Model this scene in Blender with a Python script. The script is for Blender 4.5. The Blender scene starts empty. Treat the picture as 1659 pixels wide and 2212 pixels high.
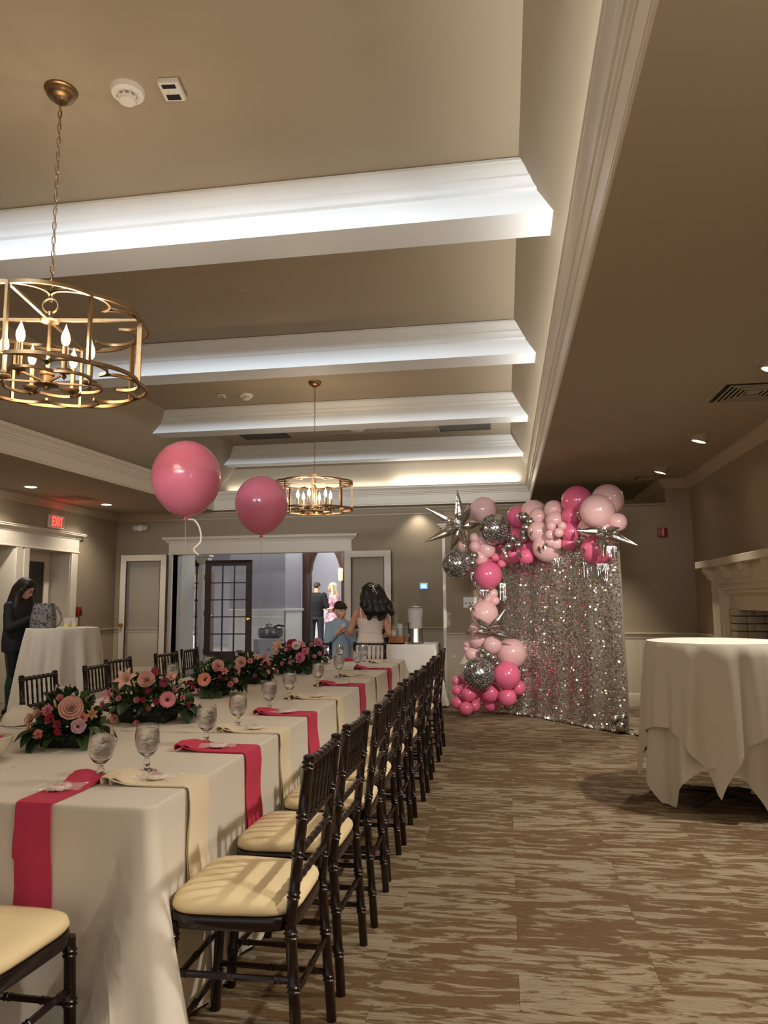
import bpy, bmesh, math, random
from mathutils import Vector, Matrix, Euler
C = bpy.context.scene.collection
S = bpy.context.scene
PI = math.pi
# ------------------------------------------------------------------ camera, world, lights, exposure
CH = 1.36
CM = Matrix(((0.986854, 0.027008, 0.159343), (0.161438, -0.118532, -0.979739), (-0.007574, 0.992583, -0.121334)))
FPX = 1587.0
cd = bpy.data.cameras.new('camera'); cam = bpy.data.objects.new('camera', cd); C.objects.link(cam)
cam.matrix_world = Matrix.Translation((0, 0, CH)) @ CM.to_4x4()
cd.sensor_fit = 'VERTICAL'; cd.sensor_height = 36; cd.lens = FPX / 2212 * 36; cd.clip_start = .05; cd.clip_end = 80
S.camera = cam
W = bpy.data.worlds.new('night'); S.world = W; W.use_nodes = True
W.node_tree.nodes['Background'].inputs[0].default_value = (.03, .04, .055, 1)
W.node_tree.nodes['Background'].inputs[1].default_value = .6
S.view_settings.view_transform = 'Standard'; S.view_settings.look = 'None'
S.view_settings.gamma = 1; S.view_settings.use_curve_mapping = False
S.view_settings.exposure = 1.47
WARM = (1, .82, .6); NEUT = (1, .96, .9); COOL = (.9, .95, 1)
def area(loc, rot, sx, sy, power, col, name='area_light', spread=PI):
    l = bpy.data.lights.new(name, 'AREA'); l.shape = 'RECTANGLE'; l.size = sx; l.size_y = sy
    l.energy = power; l.color = col; l.spread = spread
    o = bpy.data.objects.new(name, l); C.objects.link(o); o.location = loc; o.rotation_euler = rot
    return o
def spot(loc, tgt, power, col, ang=1.6, blend=.5, r=.05, name='spot_light'):
    l = bpy.data.lights.new(name, 'SPOT'); l.energy = power; l.color = col; l.spot_size = ang; l.spot_blend = blend; l.shadow_soft_size = r
    o = bpy.data.objects.new(name, l); C.objects.link(o); o.location = loc
    o.rotation_euler = (Vector(tgt) - Vector(loc)).to_track_quat('-Z', 'Y').to_euler()
    return o
# LED strips lying in the cove trough, throwing light up over the tray
area((-5.356, 4.6, 3.276), (PI, .1, -.0515), .04, 14.0, 42, NEUT, 'cove_strip')
area((.465, 4.6, 3.276), (PI, -.1, 0), .03, 14.0, 20, NEUT, 'cove_strip')
area((-.75, 12.02, 3.276), (PI - .1, 0, 0), 2.0, .04, 5, NEUT, 'cove_strip')
area((-3.0, 12.02, 3.276), (PI - .1, 0, 0), 3.4, .04, 1.6, NEUT, 'cove_strip')
# three added fill lamps behind the camera, then the lights of the hall
area((-2.4, -2.3, 3.3), (1.57 + .06, 0, 0), 4.6, .5, 19, (.8, .9, 1), 'added_tray_fill', .8)  # added cool fill that brightens the beam faces
area((-2.2, -3.2, 1.6), (1.57, 0, 0), 7.0, 2.2, 10, COOL, 'added_end_fill')  # added broad fill from the camera end; the wall has no window
area((1.8, -.6, 1.75), (PI, 0, 0), .35, .35, 42, (1, .86, .7), 'added_ceiling_fill')  # added uplight, no lamp body, brightens the low ceiling on the right
area((-4.6, 16.0, 3.3), (0, 0, 0), 3.0, 3.0, 95, (1, .98, .97), 'hall_light')
area((-4.3, 20.0, 3.3), (0, 0, 0), 2.5, 2.5, 34, (1, .98, .97), 'hall_light')
area((-7.6, 16.0, 3.3), (0, 0, 0), 2.0, 2.0, 55, (1, .98, .97), 'hall_light')
# ------------------------------------------------------------------ helpers
def at(px, py, X=None, Y=None, Z=None):
    """the point of the room seen at a pixel of the photograph, on a plane at a known depth, side or height"""
    r = CM @ Vector((px - 829.5, -(py - 1106.0), -FPX))
    if Y is not None: t = Y / r.y
    elif X is not None: t = X / r.x
    else: t = (Z - CH) / r.z
    return Vector((0, 0, CH)) + r * t
def lin(v):
    v /= 255.0
    return v / 12.92 if v <= .04045 else ((v + .055) / 1.055) ** 2.4
def c(r, g, b): return (lin(r), lin(g), lin(b), 1)
MATS = {}
def mat(name, col, rough=.6, metal=0, bump=0, bscale=60, var=0, vscale=6, **kw):
    if name in MATS: return MATS[name]
    m = bpy.data.materials.new(name); m.use_nodes = True; nt = m.node_tree; n = nt.nodes; b = n['Principled BSDF']
    b.inputs['Base Color'].default_value = col; b.inputs['Roughness'].default_value = rough; b.inputs['Metallic'].default_value = metal
    for k, v in kw.items(): b.inputs[k.replace('_', ' ')].default_value = v
    tc = n.new('ShaderNodeTexCoord')
    if var:
        nz = n.new('ShaderNodeTexNoise'); nz.inputs['Scale'].default_value = vscale; nz.inputs['Detail'].default_value = 4
        nt.links.new(tc.outputs['Object'], nz.inputs['Vector'])
        mx = n.new('ShaderNodeMix'); mx.data_type = 'RGBA'
        mx.inputs['A'].default_value = [x * (1 - var) for x in col[:3]] + [1]; mx.inputs['B'].default_value = [min(1, x * (1 + var)) for x in col[:3]] + [1]
        nt.links.new(nz.outputs['Fac'], mx.inputs['Factor']); nt.links.new(mx.outputs['Result'], b.inputs['Base Color'])
    if bump:
        nz = n.new('ShaderNodeTexNoise'); nz.inputs['Scale'].default_value = bscale; nz.inputs['Detail'].default_value = 5
        nt.links.new(tc.outputs['Object'], nz.inputs['Vector'])
        bp = n.new('ShaderNodeBump'); bp.inputs['Strength'].default_value = bump; bp.inputs['Distance'].default_value = .01
        nt.links.new(nz.outputs['Fac'], bp.inputs['Height']); nt.links.new(bp.outputs['Normal'], b.inputs['Normal'])
    MATS[name] = m
    return m
def emis(name, col, strength):
    if name in MATS: return MATS[name]
    m = mat(name, col, .4); b = m.node_tree.nodes['Principled BSDF']
    b.inputs['Emission Color'].default_value = col; b.inputs['Emission Strength'].default_value = strength
    return m
class MB:
    """gathers shapes into one mesh"""
    def __init__(s): s.v = []; s.f = []; s.mi = []; s.m = 0
    def add(s, vs, fs):
        o = len(s.v); s.v += [tuple(x) for x in vs]; s.f += [tuple(i + o for i in f) for f in fs]; s.mi += [s.m] * len(fs); return s
    def quad(s, *p): return s.add(p, [tuple(range(len(p)))])
    def box(s, x0, x1, y0, y1, z0, z1, b=0):
        x0, x1 = min(x0, x1), max(x0, x1); y0, y1 = min(y0, y1), max(y0, y1); z0, z1 = min(z0, z1), max(z0, z1)
        if b <= 0:
            v = [(x, y, z) for z in (z0, z1) for y in (y0, y1) for x in (x0, x1)]
            return s.add(v, [(0, 2, 3, 1), (4, 5, 7, 6), (0, 1, 5, 4), (1, 3, 7, 5), (3, 2, 6, 7), (2, 0, 4, 6)])
        bm = bmesh.new(); bmesh.ops.create_cube(bm, size=1)
        for v in bm.verts: v.co = ((x0 + x1) / 2 + v.co.x * (x1 - x0), (y0 + y1) / 2 + v.co.y * (y1 - y0), (z0 + z1) / 2 + v.co.z * (z1 - z0))
        bmesh.ops.bevel(bm, geom=bm.edges[:], offset=b, segments=2 if b > .004 else 1, affect='EDGES', profile=.5)
        return s.bm(bm)
    def bm(s, bm, M=None):
        bm.verts.index_update()
        vs = [(M @ v.co if M else v.co.copy()) for v in bm.verts]; fs = [[v.index for v in f.verts] for f in bm.faces]; bm.free()
        return s.add(vs, fs)
    def grid(s, fn, nu, nv, wrap=False):
        vs = [fn(i / nu, j / nv) for j in range(nv + 1) for i in range(nu if wrap else nu + 1)]
        w = nu if wrap else nu + 1
        fs = [(j * w + i, j * w + (i + 1) % w, (j + 1) * w + (i + 1) % w, (j + 1) * w + i) for j in range(nv) for i in range(nu)]
        return s.add(vs, fs)
    def lathe(s, prof, n=24, M=None, cap=True):
        """prof: (radius, height) from bottom to top, about +z"""
        vs = []; fs = []
        for r, z in prof:
            for k in range(n):
                a = 2 * PI * k / n; vs.append(Vector((r * math.cos(a), r * math.sin(a), z)))
        for j in range(len(prof) - 1):
            for k in range(n): fs.append((j * n + k, j * n + (k + 1) % n, (j + 1) * n + (k + 1) % n, (j + 1) * n + k))
        if cap:
            if prof[0][0] > 1e-5: fs.append(tuple(range(n - 1, -1, -1)))
            if prof[-1][0] > 1e-5: fs.append(tuple((len(prof) - 1) * n + k for k in range(n)))
        if M: vs = [M @ v for v in vs]
        return s.add(vs, fs)
    def tube(s, pts, r, n=8, cap=True, closed=False, flat=1.0, up=None):
        """round or flattened bar along a path; r one radius or one per point"""
        pts = [Vector(p) for p in pts]; N = len(pts); rs = r if isinstance(r, (list, tuple)) else [r] * N
        vs = []; fs = []; ref = None
        for i, p in enumerate(pts):
            a = pts[(i - 1) % N] if (i > 0 or closed) else p; b = pts[(i + 1) % N] if (i < N - 1 or closed) else p
            t = (b - a).normalized()
            if up is not None: ref = Vector(up)
            elif ref is None: ref = Vector((0, 0, 1)) if abs(t.z) < .9 else Vector((1, 0, 0))
            u = ref - t * ref.dot(t)
            if u.length < 1e-4: u = t.orthogonal()
            u.normalize(); w = t.cross(u)
            if up is None: ref = u
            for k in range(n):
                q = 2 * PI * (k + .5) / n; vs.append(p + u * (math.cos(q) * rs[i]) + w * (math.sin(q) * rs[i] * flat))
        for i in range(N if closed else N - 1):
            j = (i + 1) % N
            for k in range(n): fs.append((i * n + k, i * n + (k + 1) % n, j * n + (k + 1) % n, j * n + k))
        if cap and not closed: fs += [tuple(range(n - 1, -1, -1)), tuple((N - 1) * n + k for k in range(n))]
        return s.add(vs, fs)
    def ell(s, cen, rad, n=20, m=12, M=None):
        cen = Vector(cen); vs = []; fs = []
        for j in range(1, m):
            p = PI * j / m
            for k in range(n):
                a = 2 * PI * k / n; q = Vector((rad[0] * math.sin(p) * math.cos(a), rad[1] * math.sin(p) * math.sin(a), rad[2] * math.cos(p)))
                vs.append(cen + (M @ q if M else q))
        for j in range(m - 2):
            for k in range(n): fs.append((j * n + k, (j + 1) * n + k, (j + 1) * n + (k + 1) % n, j * n + (k + 1) % n))
        t = Vector((0, 0, rad[2])); vs += [cen + (M @ t if M else t), cen - (M @ t if M else t)]; T = len(vs) - 2
        for k in range(n): fs += [(T, k, (k + 1) % n), (T + 1, (m - 2) * n + (k + 1) % n, (m - 2) * n + k)]
        return s.add(vs, fs)
    def sweep(s, prof, path, closed=False):
        """moulding profile (offset to the left of the path, z) carried along plan points with mitred corners"""
        P = [Vector(p).to_2d() if len(p) > 2 else Vector(p) for p in path]; N = len(P); rows = []
        for i in range(N):
            d0 = (P[i] - P[i - 1]).normalized() if (i > 0 or closed) else (P[1] - P[0]).normalized()
            d1 = (P[(i + 1) % N] - P[i]).normalized() if (i < N - 1 or closed) else d0
            n0 = Vector((-d0.y, d0.x)); n1 = Vector((-d1.y, d1.x)); m = (n0 + n1); m = m / max(.2, m.dot(n0))
            rows.append([(P[i].x + m.x * o, P[i].y + m.y * o, z) for o, z in prof])
        K = len(prof); vs = [v for r in rows for v in r]
        fs = [(i * K + k, ((i + 1) % N) * K + k, ((i + 1) % N) * K + k + 1, i * K + k + 1) for i in range(N if closed else N - 1) for k in range(K - 1)]
        if not closed: fs += [tuple(range(K)), tuple((N - 1) * K + k for k in range(K - 1, -1, -1))]
        return s.add(vs, fs)
    def mesh(s, name, smooth=40):
        me = bpy.data.meshes.new(name); me.from_pydata(s.v, [], s.f); me.update()
        bm = bmesh.new(); bm.from_mesh(me); bmesh.ops.recalc_face_normals(bm, faces=bm.faces[:]); bm.to_mesh(me); bm.free()
        if smooth:
            me.shade_smooth(); me.set_sharp_from_angle(angle=math.radians(smooth))
        if any(s.mi): me.polygons.foreach_set('material_index', s.mi)
        return me
    def build(s, name, m, parent=None, smooth=40, loc=None):
        return link(name, s.mesh(name, smooth), m, parent, loc)
def link(name, me, m, parent=None, loc=None, rot=None, sc=None):
    if m is not None and not me.materials:
        for x in (m if isinstance(m, (list, tuple)) else [m]): me.materials.append(x)
    o = bpy.data.objects.new(name, me); C.objects.link(o)
    if parent is not None: o.parent = parent
    if loc is not None: o.location = loc
    if rot is not None: o.rotation_euler = rot
    if sc is not None: o.scale = (sc, sc, sc) if isinstance(sc, (int, float)) else sc
    return o
def thing(name, label, cat, loc=(0, 0, 0), rz=0, group=None):
    o = bpy.data.objects.new(name, None); C.objects.link(o); o.location = loc; o.rotation_euler = (0, 0, rz); o.empty_display_size = .05
    return tag(o, label, cat, group)
def tag(o, label, cat, group=None):
    o['label'] = label; o['category'] = cat
    if group: o['group'] = group
    return o
def struct(o): o['kind'] = 'structure'; return o
def stuff(o): o['kind'] = 'stuff'; return o
def dup(root, loc, rz, label=None, group=None):
    r = root.copy(); C.objects.link(r); r.location = loc; r.rotation_euler = (0, 0, rz)
    if label: r['label'] = label
    if group: r['group'] = group
    for ch in list(root.children):
        k = ch.copy(); C.objects.link(k); k.parent = r
        for g in list(ch.children):
            q = g.copy(); C.objects.link(q); q.parent = k
    return r
def rotm(axis, ang): return Matrix.Rotation(ang, 3, axis)
def toward(v, up='Y'): return Vector(v).to_track_quat('Z', up).to_euler()
# ------------------------------------------------------------------ materials
WALL = mat('wall_paint', c(157, 141, 117), .75, bump=.05, bscale=180)
CEIL = mat('ceiling_paint', c(172, 159, 137), .8, bump=.04, bscale=150)
CROWNP = mat('crown_paint', c(184, 168, 144), .5)
TRIM = mat('trim_paint', c(226, 214, 196), .38)
BEAMW = mat('beam_paint', c(236, 240, 242), .45)
WAIN = mat('wainscot_paint', c(196, 182, 158), .45)
HALLG = mat('hall_grey_paint', c(150, 150, 158), .75)
HALLW = mat('hall_white_paint', c(226, 226, 222), .5)
DARKW = mat('dark_stained_wood', c(62, 38, 27), .42, var=.35, vscale=9)
BRASS = mat('antique_brass', c(142, 114, 82), .4, 1, var=.3, vscale=30)
GOLD = mat('polished_brass', c(222, 178, 96), .18, 1)
STEEL = mat('brushed_steel', c(190, 182, 172), .28, 1)
BLACK = mat('black_plastic', c(18, 17, 17), .45)
WHITEP = mat('white_plastic', c(232, 228, 220), .45)
CLOTH = mat('white_tablecloth', c(226, 219, 207), .85, bump=.12, bscale=380, Sheen_Weight=.15)
CREAMN = mat('cream_napkin_cloth', c(238, 224, 196), .9, bump=.15, bscale=420)
PINKN = mat('hot_pink_napkin_cloth', c(206, 62, 96), .85, bump=.15, bscale=420)
CHAIRW = mat('mahogany_lacquer', c(26, 11, 10), .25, Coat_Weight=.25, Coat_Roughness=.12)
CUSH = mat('ivory_cushion_vinyl', c(240, 220, 176), .55, bump=.25, bscale=14)
def glass_mat(name, col=(1, 1, 1, 1), rough=.0, ior=1.45, trans=1.0, alpha=1.0):
    return mat(name, col, rough, 0, IOR=ior, Transmission_Weight=trans, Alpha=alpha)
PANE = glass_mat('window_glass', (1, 1, 1, 1), .02, 1.45, 0, .06)
GLASS = glass_mat('goblet_glass', (.97, .97, .97, 1), .0, 1.45, 1, 1)
FILM = glass_mat('cellophane_film', (1, 1, 1, 1), .08, 1.45, 0, .3)
# ------------------------------------------------------------------ room shell
ZL, ZC, ZT = 2.95, 3.27, 3.92           # low ceiling, top of the tray crown, tray ceiling
XL, XR, YF, YP, YB = -6.87, 2.45, 12.25, 10.117, -3.3
def Lx(y): return -5.21 + (y - 6.86) * .0515     # left side of the tray opening runs slightly out of square
# floor: base slab, carpet planks of 1.0 x 0.25 m
def carpet_mat(name, island):
    m = bpy.data.materials.new(name); m.use_nodes = True; nt = m.node_tree; n = nt.nodes; L = nt.links; b = n['Principled BSDF']
    b.inputs['Roughness'].default_value = .95
    tc = n.new('ShaderNodeTexCoord'); rnd = n.new('ShaderNodeNewGeometry') if island else n.new('ShaderNodeObjectInfo')
    ro = rnd.outputs['Random Per Island'] if island else rnd.outputs['Random']
    mu = n.new('ShaderNodeMath'); mu.operation = 'MULTIPLY'; mu.inputs[1].default_value = 37.0; L.new(ro, mu.inputs[0])
    cx = n.new('ShaderNodeCombineXYZ'); L.new(mu.outputs[0], cx.inputs[2]); L.new(mu.outputs[0], cx.inputs[0])
    va = n.new('ShaderNodeVectorMath'); L.new(tc.outputs['Object'], va.inputs[0]); L.new(cx.outputs[0], va.inputs[1])
    def noise(sx, sy, det, rough=.5, dist=0):
        mp = n.new('ShaderNodeMapping'); mp.inputs['Scale'].default_value = (sx, sy, 1); L.new(va.outputs[0], mp.inputs[0])
        z = n.new('ShaderNodeTexNoise'); z.inputs['Scale'].default_value = 1; z.inputs['Detail'].default_value = det; z.inputs['Roughness'].default_value = rough
        z.inputs['Distortion'].default_value = dist; L.new(mp.outputs[0], z.inputs['Vector']); return z.outputs['Fac']
    def ramp(src, a, bb, ca=(0, 0, 0, 1), cb=(1, 1, 1, 1)):
        r = n.new('ShaderNodeValToRGB'); r.color_ramp.elements[0].position = a; r.color_ramp.elements[1].position = bb
        r.color_ramp.elements[0].color = ca; r.color_ramp.elements[1].color = cb; L.new(src, r.inputs[0]); return r.outputs[0]
    big = noise(4.4, 21, 5, .62, .6); streak = noise(3, 150, 2, .6); fine = noise(60, 260, 2)
    sm = n.new('ShaderNodeMath'); sm.operation = 'MULTIPLY_ADD'; L.new(streak, sm.inputs[0]); sm.inputs[1].default_value = .16; L.new(big, sm.inputs[2])
    # each plank has its own share of brown
    sh = n.new('ShaderNodeMath'); sh.operation = 'MULTIPLY_ADD'; L.new(ro, sh.inputs[0]); sh.inputs[1].default_value = .1; L.new(sm.outputs[0], sh.inputs[2])
    mask = ramp(sh.outputs[0], .59, .645)
    grey = ramp(streak, .3, .75, c(126, 112, 90), c(168, 152, 126)); brown = ramp(streak, .3, .8, c(92, 68, 40), c(116, 90, 56))
    mx = n.new('ShaderNodeMix'); mx.data_type = 'RGBA'; L.new(mask, mx.inputs['Factor']); L.new(grey, mx.inputs['A']); L.new(brown, mx.inputs['B'])
    mf = n.new('ShaderNodeMix'); mf.data_type = 'RGBA'; mf.blend_type = 'MULTIPLY'; mf.inputs['Factor'].default_value = .55
    L.new(mx.outputs['Result'], mf.inputs['A']); L.new(ramp(fine, .25, .75, (.6, .6, .6, 1), (1, 1, 1, 1)), mf.inputs['B']); L.new(mf.outputs['Result'], b.inputs['Base Color'])
    bp = n.new('ShaderNodeBump'); bp.inputs['Strength'].default_value = .5; bp.inputs['Distance'].default_value = .004; L.new(fine, bp.inputs['Height']); L.new(bp.outputs['Normal'], b.inputs['Normal'])
    return m
CARP = carpet_mat('carpet_plank', False); CARPI = carpet_mat('carpet_plank_far', True)
floor = struct(MB().box(XL - .4, XR + .1, YB, YF + .2, -.15, -.014).build('floor', mat('floor_slab', c(70, 58, 44), .9), smooth=0))
pl = MB().box(-.4998, .4998, -.1248, .1248, -.012, 0, .0012).mesh('carpet_plank', 0); pl.materials.append(CARP)
rest = MB(); j0 = int((YB - .17) / .25)
for j in range(j0, 49):
    y = .17 + .25 * (j + .5)
    if y > YF + .15: break
    for i in range(-8, 4):
        x = .012 + i + .5 + (.5 if j % 2 else 0)
        x0, x1 = max(XL - .38, x - .4998), min(XR + .05, x + .4998)
        if x1 - x0 < .05: continue
        if -2.6 < x < 1.95 and 1.4 < y < 10.1 and x1 - x0 > .99 and (x > -1.1 or y < 3.2 or y > 8):
            link('carpet_plank', pl, None, floor, (x, y, 0))
        else: rest.box(x0, x1, y - .1248, y + .1248, -.012, 0)
r = stuff(rest.build('carpet_planks_beyond', CARPI, floor, 0))
# walls (painted above the chair rail, panelled below)
DX0, DX1, DZ = -5.78, -2.65, 2.235         # double-door opening in the far wall
wb = MB()
wb.box(XL - .2, DX0, YF, YF + .18, 0, ZL).box(DX1, XR + .2, YF, YF + .18, 0, ZL).box(DX0, DX1, YF, YF + .18, DZ, ZL)
wall_back = struct(wb.build('wall_back', WALL, smooth=0))
wp = MB().box(-.81, 2.13, YP, YP + .16, 0, 2.6).box(2.13, XR + .2, YP, YF, 0, ZL)
wall_part = struct(wp.build('wall_partition', WALL, smooth=0))
MB().box(-.835, 2.13, YP - .03, YP + .19, 2.6, 2.63, .006).build('wall_cap', WALL, wall_part)
MB().box(-.835, -.79, YP - .018, YP + .17, .1, 2.42, .004).box(-.9, -.76, YP - .05, YP + .2, 2.40, 2.425, .005).box(-.87, -.775, YP - .035, YP + .185, 2.37, 2.40, .005).build('edge_trim', TRIM, wall_part)
wr = MB()
FY0, FY1, FZ = 6.1, 8.2, 1.25          # firebox
wr.box(XR, XR + .2, YB, FY0, 0, ZL).box(XR, XR + .2, FY1 + .09, YF, 0, ZL).box(XR, XR + .2, FY0, FY1 + .09, FZ, ZL)
wall_right = struct(wr.build('wall_right', WALL, smooth=0))
AY0, AY1, AZ = 8.35, 10.83, 2.2            # alcove with the glazed doors in the left wall
wl = MB().box(XL - .5, XL, YB, AY0, 0, ZL).box(XL - .5, XL, AY1, YF, 0, ZL).box(XL - .5, XL, AY0, AY1, AZ, ZL)
wall_left = struct(wl.build('wall_left', WALL, smooth=0))
wf = MB().box(XL - .5, XR + .2, YB - .2, YB, 0, 4.6)
wall_front = struct(wf.build('wall_front', WALL, smooth=0))
# low ceiling ring round the tray
y0 = -2.4; yF = 12.0; xR = .45
lc = MB()
lc.quad((XL - .1, YB, ZL), (Lx(y0), YB, ZL), (Lx(y0), y0, ZL), (Lx(yF), yF, ZL), (Lx(yF), YF, ZL), (XL - .1, YF, ZL))
lc.quad((Lx(yF), yF, ZL), (xR, yF, ZL), (xR, YF, ZL), (Lx(yF), YF, ZL))
lc.quad((xR, YB, ZL), (XR + .1, YB, ZL), (XR + .1, YF, ZL), (xR, YF, ZL))
lc.quad((Lx(y0), YB, ZL), (xR, YB, ZL), (xR, y0, ZL), (Lx(y0), y0, ZL))
ceiling = struct(lc.build('ceiling', CEIL, smooth=0))
# fascia with a fluted crown whose top leans into the tray
fas = [(0, ZL), (.012, ZL + .004), (.012, ZL + .014), (.004, ZL + .018), (.004, ZL + .026), (.012, ZL + .03), (.012, ZL + .165), (.02, ZL + .17), (.02, ZL + .185),
       (.03, ZL + .195), (.034, ZL + .215), (.044, ZL + .222), (.046, ZL + .24), (.06, ZL + .262), (.078, ZL + .28), (.083, ZL + .285), (.083, ZL + .305), (.09, ZL + .31), (.09, ZL + .32), (-.03, ZL + .32)]
path = [(xR, y0), (xR, yF), (Lx(yF), yF), (Lx(y0), y0)]
struct(MB().sweep(fas, path, True).build('trim_1', TRIM, smooth=28))
# sloping sides and the upper ceiling, with the beams below it
def Ux(y): return -4.413 + (y - 7.925) * .0288
yT = 11.62
sl = MB()
def slopeR(u, v): y = y0 + (12.16 - y0) * u; return (.147 + (.62 - .147) * v, y + (yT - y) * (0 if u < 1 else 1) * (1 - v), ZT - .72 * v)
def slopeL(u, v):
    y = -2.4 + (12.16 + 2.4) * u; xt = Ux(y); xb = Lx(y) - .14
    if u >= 1: xt = Ux(yT)
    return (xt + (xb - xt) * (.45 * v + .55 * v * v), yT + (12.16 - yT) * v if u >= 1 else y, ZT - .74 * v)
sl.grid(slopeR, 1, 8).grid(slopeL, 12, 8)
def slopeF(u, v): a = Vector(slopeL(1, v)); b = Vector(slopeR(1, v)); return a.lerp(b, u)
sl.grid(slopeF, 8, 8)
sl.quad((Ux(-2.4), y0, ZT), (.147, y0, ZT), (.62, y0, 3.2), (Lx(-2.4) - .14, y0, 3.18))
sl.quad((.147, y0, ZT), (.147, yT, ZT), (Ux(yT), yT, ZT), (Ux(-2.4), y0, ZT))
sl.build('tray_ceiling', CEIL, ceiling, 25)
crown = [(0, -.005), (.105, -.005), (.105, -.022), (.098, -.026), (.09, -.05), (.066, -.075), (.06, -.085), (.06, -.097), (.046, -.104), (.03, -.125), (.026, -.14), (.026, -.15), (.012, -.155), (0, -.158)]
for yb in (-.8, 1.68, 4.16, 6.67, 9.03, 11.37):
    m = MB(); zb = 3.625; yy = yb + .3 if yb < 11 else 11.62
    xr = lambda z: .147 + .473 * (ZT - z) / .72 + .02
    def xl(z):
        v = (ZT - z) / .74; xt = Ux(yb); xb = Lx(yb) - .14; return xt + (xb - xt) * (.45 * v + .55 * v * v) - .02
    pts = [(ZT, 0), (zb, 0)]
    m.add([(xl(ZT), yb, ZT), (xr(ZT), yb, ZT), (xr(zb), yb, zb), (xl(zb), yb, zb), (xl(ZT), yy, ZT), (xr(ZT), yy, ZT), (xr(zb), yy, zb), (xl(zb), yy, zb)],
          [(0, 1, 2, 3), (4, 7, 6, 5), (3, 2, 6, 7), (0, 3, 7, 4), (1, 5, 6, 2)])
    for sgn, ye in ((-1, yb), (1, yy)):
        if sgn > 0 and yb > 11: continue
        vs = []
        for o_, z in crown: vs += [(xl(ZT + z), ye + sgn * o_, ZT + z), (xr(ZT + z), ye + sgn * o_, ZT + z)]
        m.add(vs, [(2 * k, 2 * k + 1, 2 * k + 3, 2 * k + 2) for k in range(len(crown) - 1)])
    m.build('beam', BEAMW, ceiling, 28)
# crown on the walls, chair rail, baseboard, panel mouldings
wc = [(0, ZL - .125), (.012, ZL - .125), (.014, ZL - .105), (.03, ZL - .095), (.05, ZL - .06), (.078, ZL - .03), (.085, ZL - .025), (.085, ZL - .008), (.095, ZL - .006), (.095, ZL)]
struct(MB().sweep(wc, [(XR, YB), (XR, YP), (2.13, YP), (2.13, YF), (XL, YF), (XL, YB)]).build('trim_2', CROWNP, smooth=30))
rail = [(0, .86), (.012, .862), (.014, .88), (.006, .886), (.006, .902), (.02, .908), (.032, .92), (.032, .935), (.0, .938)]
base = [(0, 0), (.018, 0), (.018, .14), (.012, .155), (.006, .165), (0, .166)]
def run(prof, name, path, m): return struct(MB().sweep(prof, path).build(name, m, smooth=30))
run(rail, 'trim_3', [(XR, 9.25), (XR, YP), (-.79, YP)], WAIN); run(rail, 'trim_4', [(-.8, YF), (-1.87, YF)], WAIN)
run(rail, 'trim_5', [(-5.95, YF), (XL, YF), (XL, 11.0)], WAIN)
run(base, 'baseboard_right', [(XR, 9.25), (XR, YP), (-.79, YP)], WAIN); run(base, 'baseboard_back', [(-5.95, YF), (XL, YF), (XL, 11.0)], WAIN)
run(base, 'baseboard_left', [(XL, 8.2), (XL, YB)], WAIN)
MB().box(-.79, XR, YP - .004, YP, .1, .87).build('wainscot', WAIN, wall_part, 0)
for x in (-.5, .2, .9, 1.45, 1.72, 2.2): MB().box(x - .003, x + .003, YP - .007, YP - .003, .166, .86).build('panel_joint', TRIM, wall_part, 0)
MB().box(XL, DX0, YF - .004, YF, .1, .87).box(DX1, -.8, YF - .004, YF, .1, .87).build('wainscot', WAIN, wall_back, 0)
MB().box(XL, XL + .004, 11.0, YF, .1, .87).build('wainscot', WAIN, wall_left, 0)
MB().box(XR - .004, XR, 9.0, YP, .1, .87).build('wainscot', WAIN, wall_right, 0)
# head casing with a small cornice over each opening
def head(name, parent_m, x0, x1, y, z0, z1, into=-1):
    m = MB().box(x0, x1, y + into * .03, y, z0, z1, .004)
    pr = [(.03, z1 - .01), (.04, z1), (.045, z1 + .02), (.06, z1 + .03), (.085, z1 + .05), (.09, z1 + .055), (.09, z1 + .075), (.1, z1 + .078), (.1, z1 + .09), (0, z1 + .09)]
    m.box(x0 - .015, x1 + .015, y + into * .04, y, z0 - .02, z0 + .004, .004)
    for o_, z in (): pass
    vs = []
    for o_, z in pr: vs += [(x0 - o_ * 1.1, y + into * o_, z), (x1 + o_ * 1.1, y + into * o_, z), (x0 - o_ * 1.1, y, z), (x1 + o_ * 1.1, y, z)]
    fs = []
    for k in range(len(pr) - 1):
        a, b = 4 * k, 4 * k + 4; fs += [(a, a + 1, b + 1, b), (a + 2, a, b, b + 2), (a + 1, a + 3, b + 3, b + 1)]
    m.add(vs, fs)
    return m
struct(head('trim_6', TRIM, -5.86, -2.55, YF, 2.235, 2.43).build('trim_6', TRIM, smooth=30))
struct(MB().box(-5.86, DX0, YF - .025, YF + .2, 0, 2.24, .004).box(DX1, -2.57, YF - .025, YF + .2, 0, 2.24, .004).box(DX0, DX1, YF - .012, YF + .2, DZ - .02, DZ + .01, .003).build('trim_7', TRIM))
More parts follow.
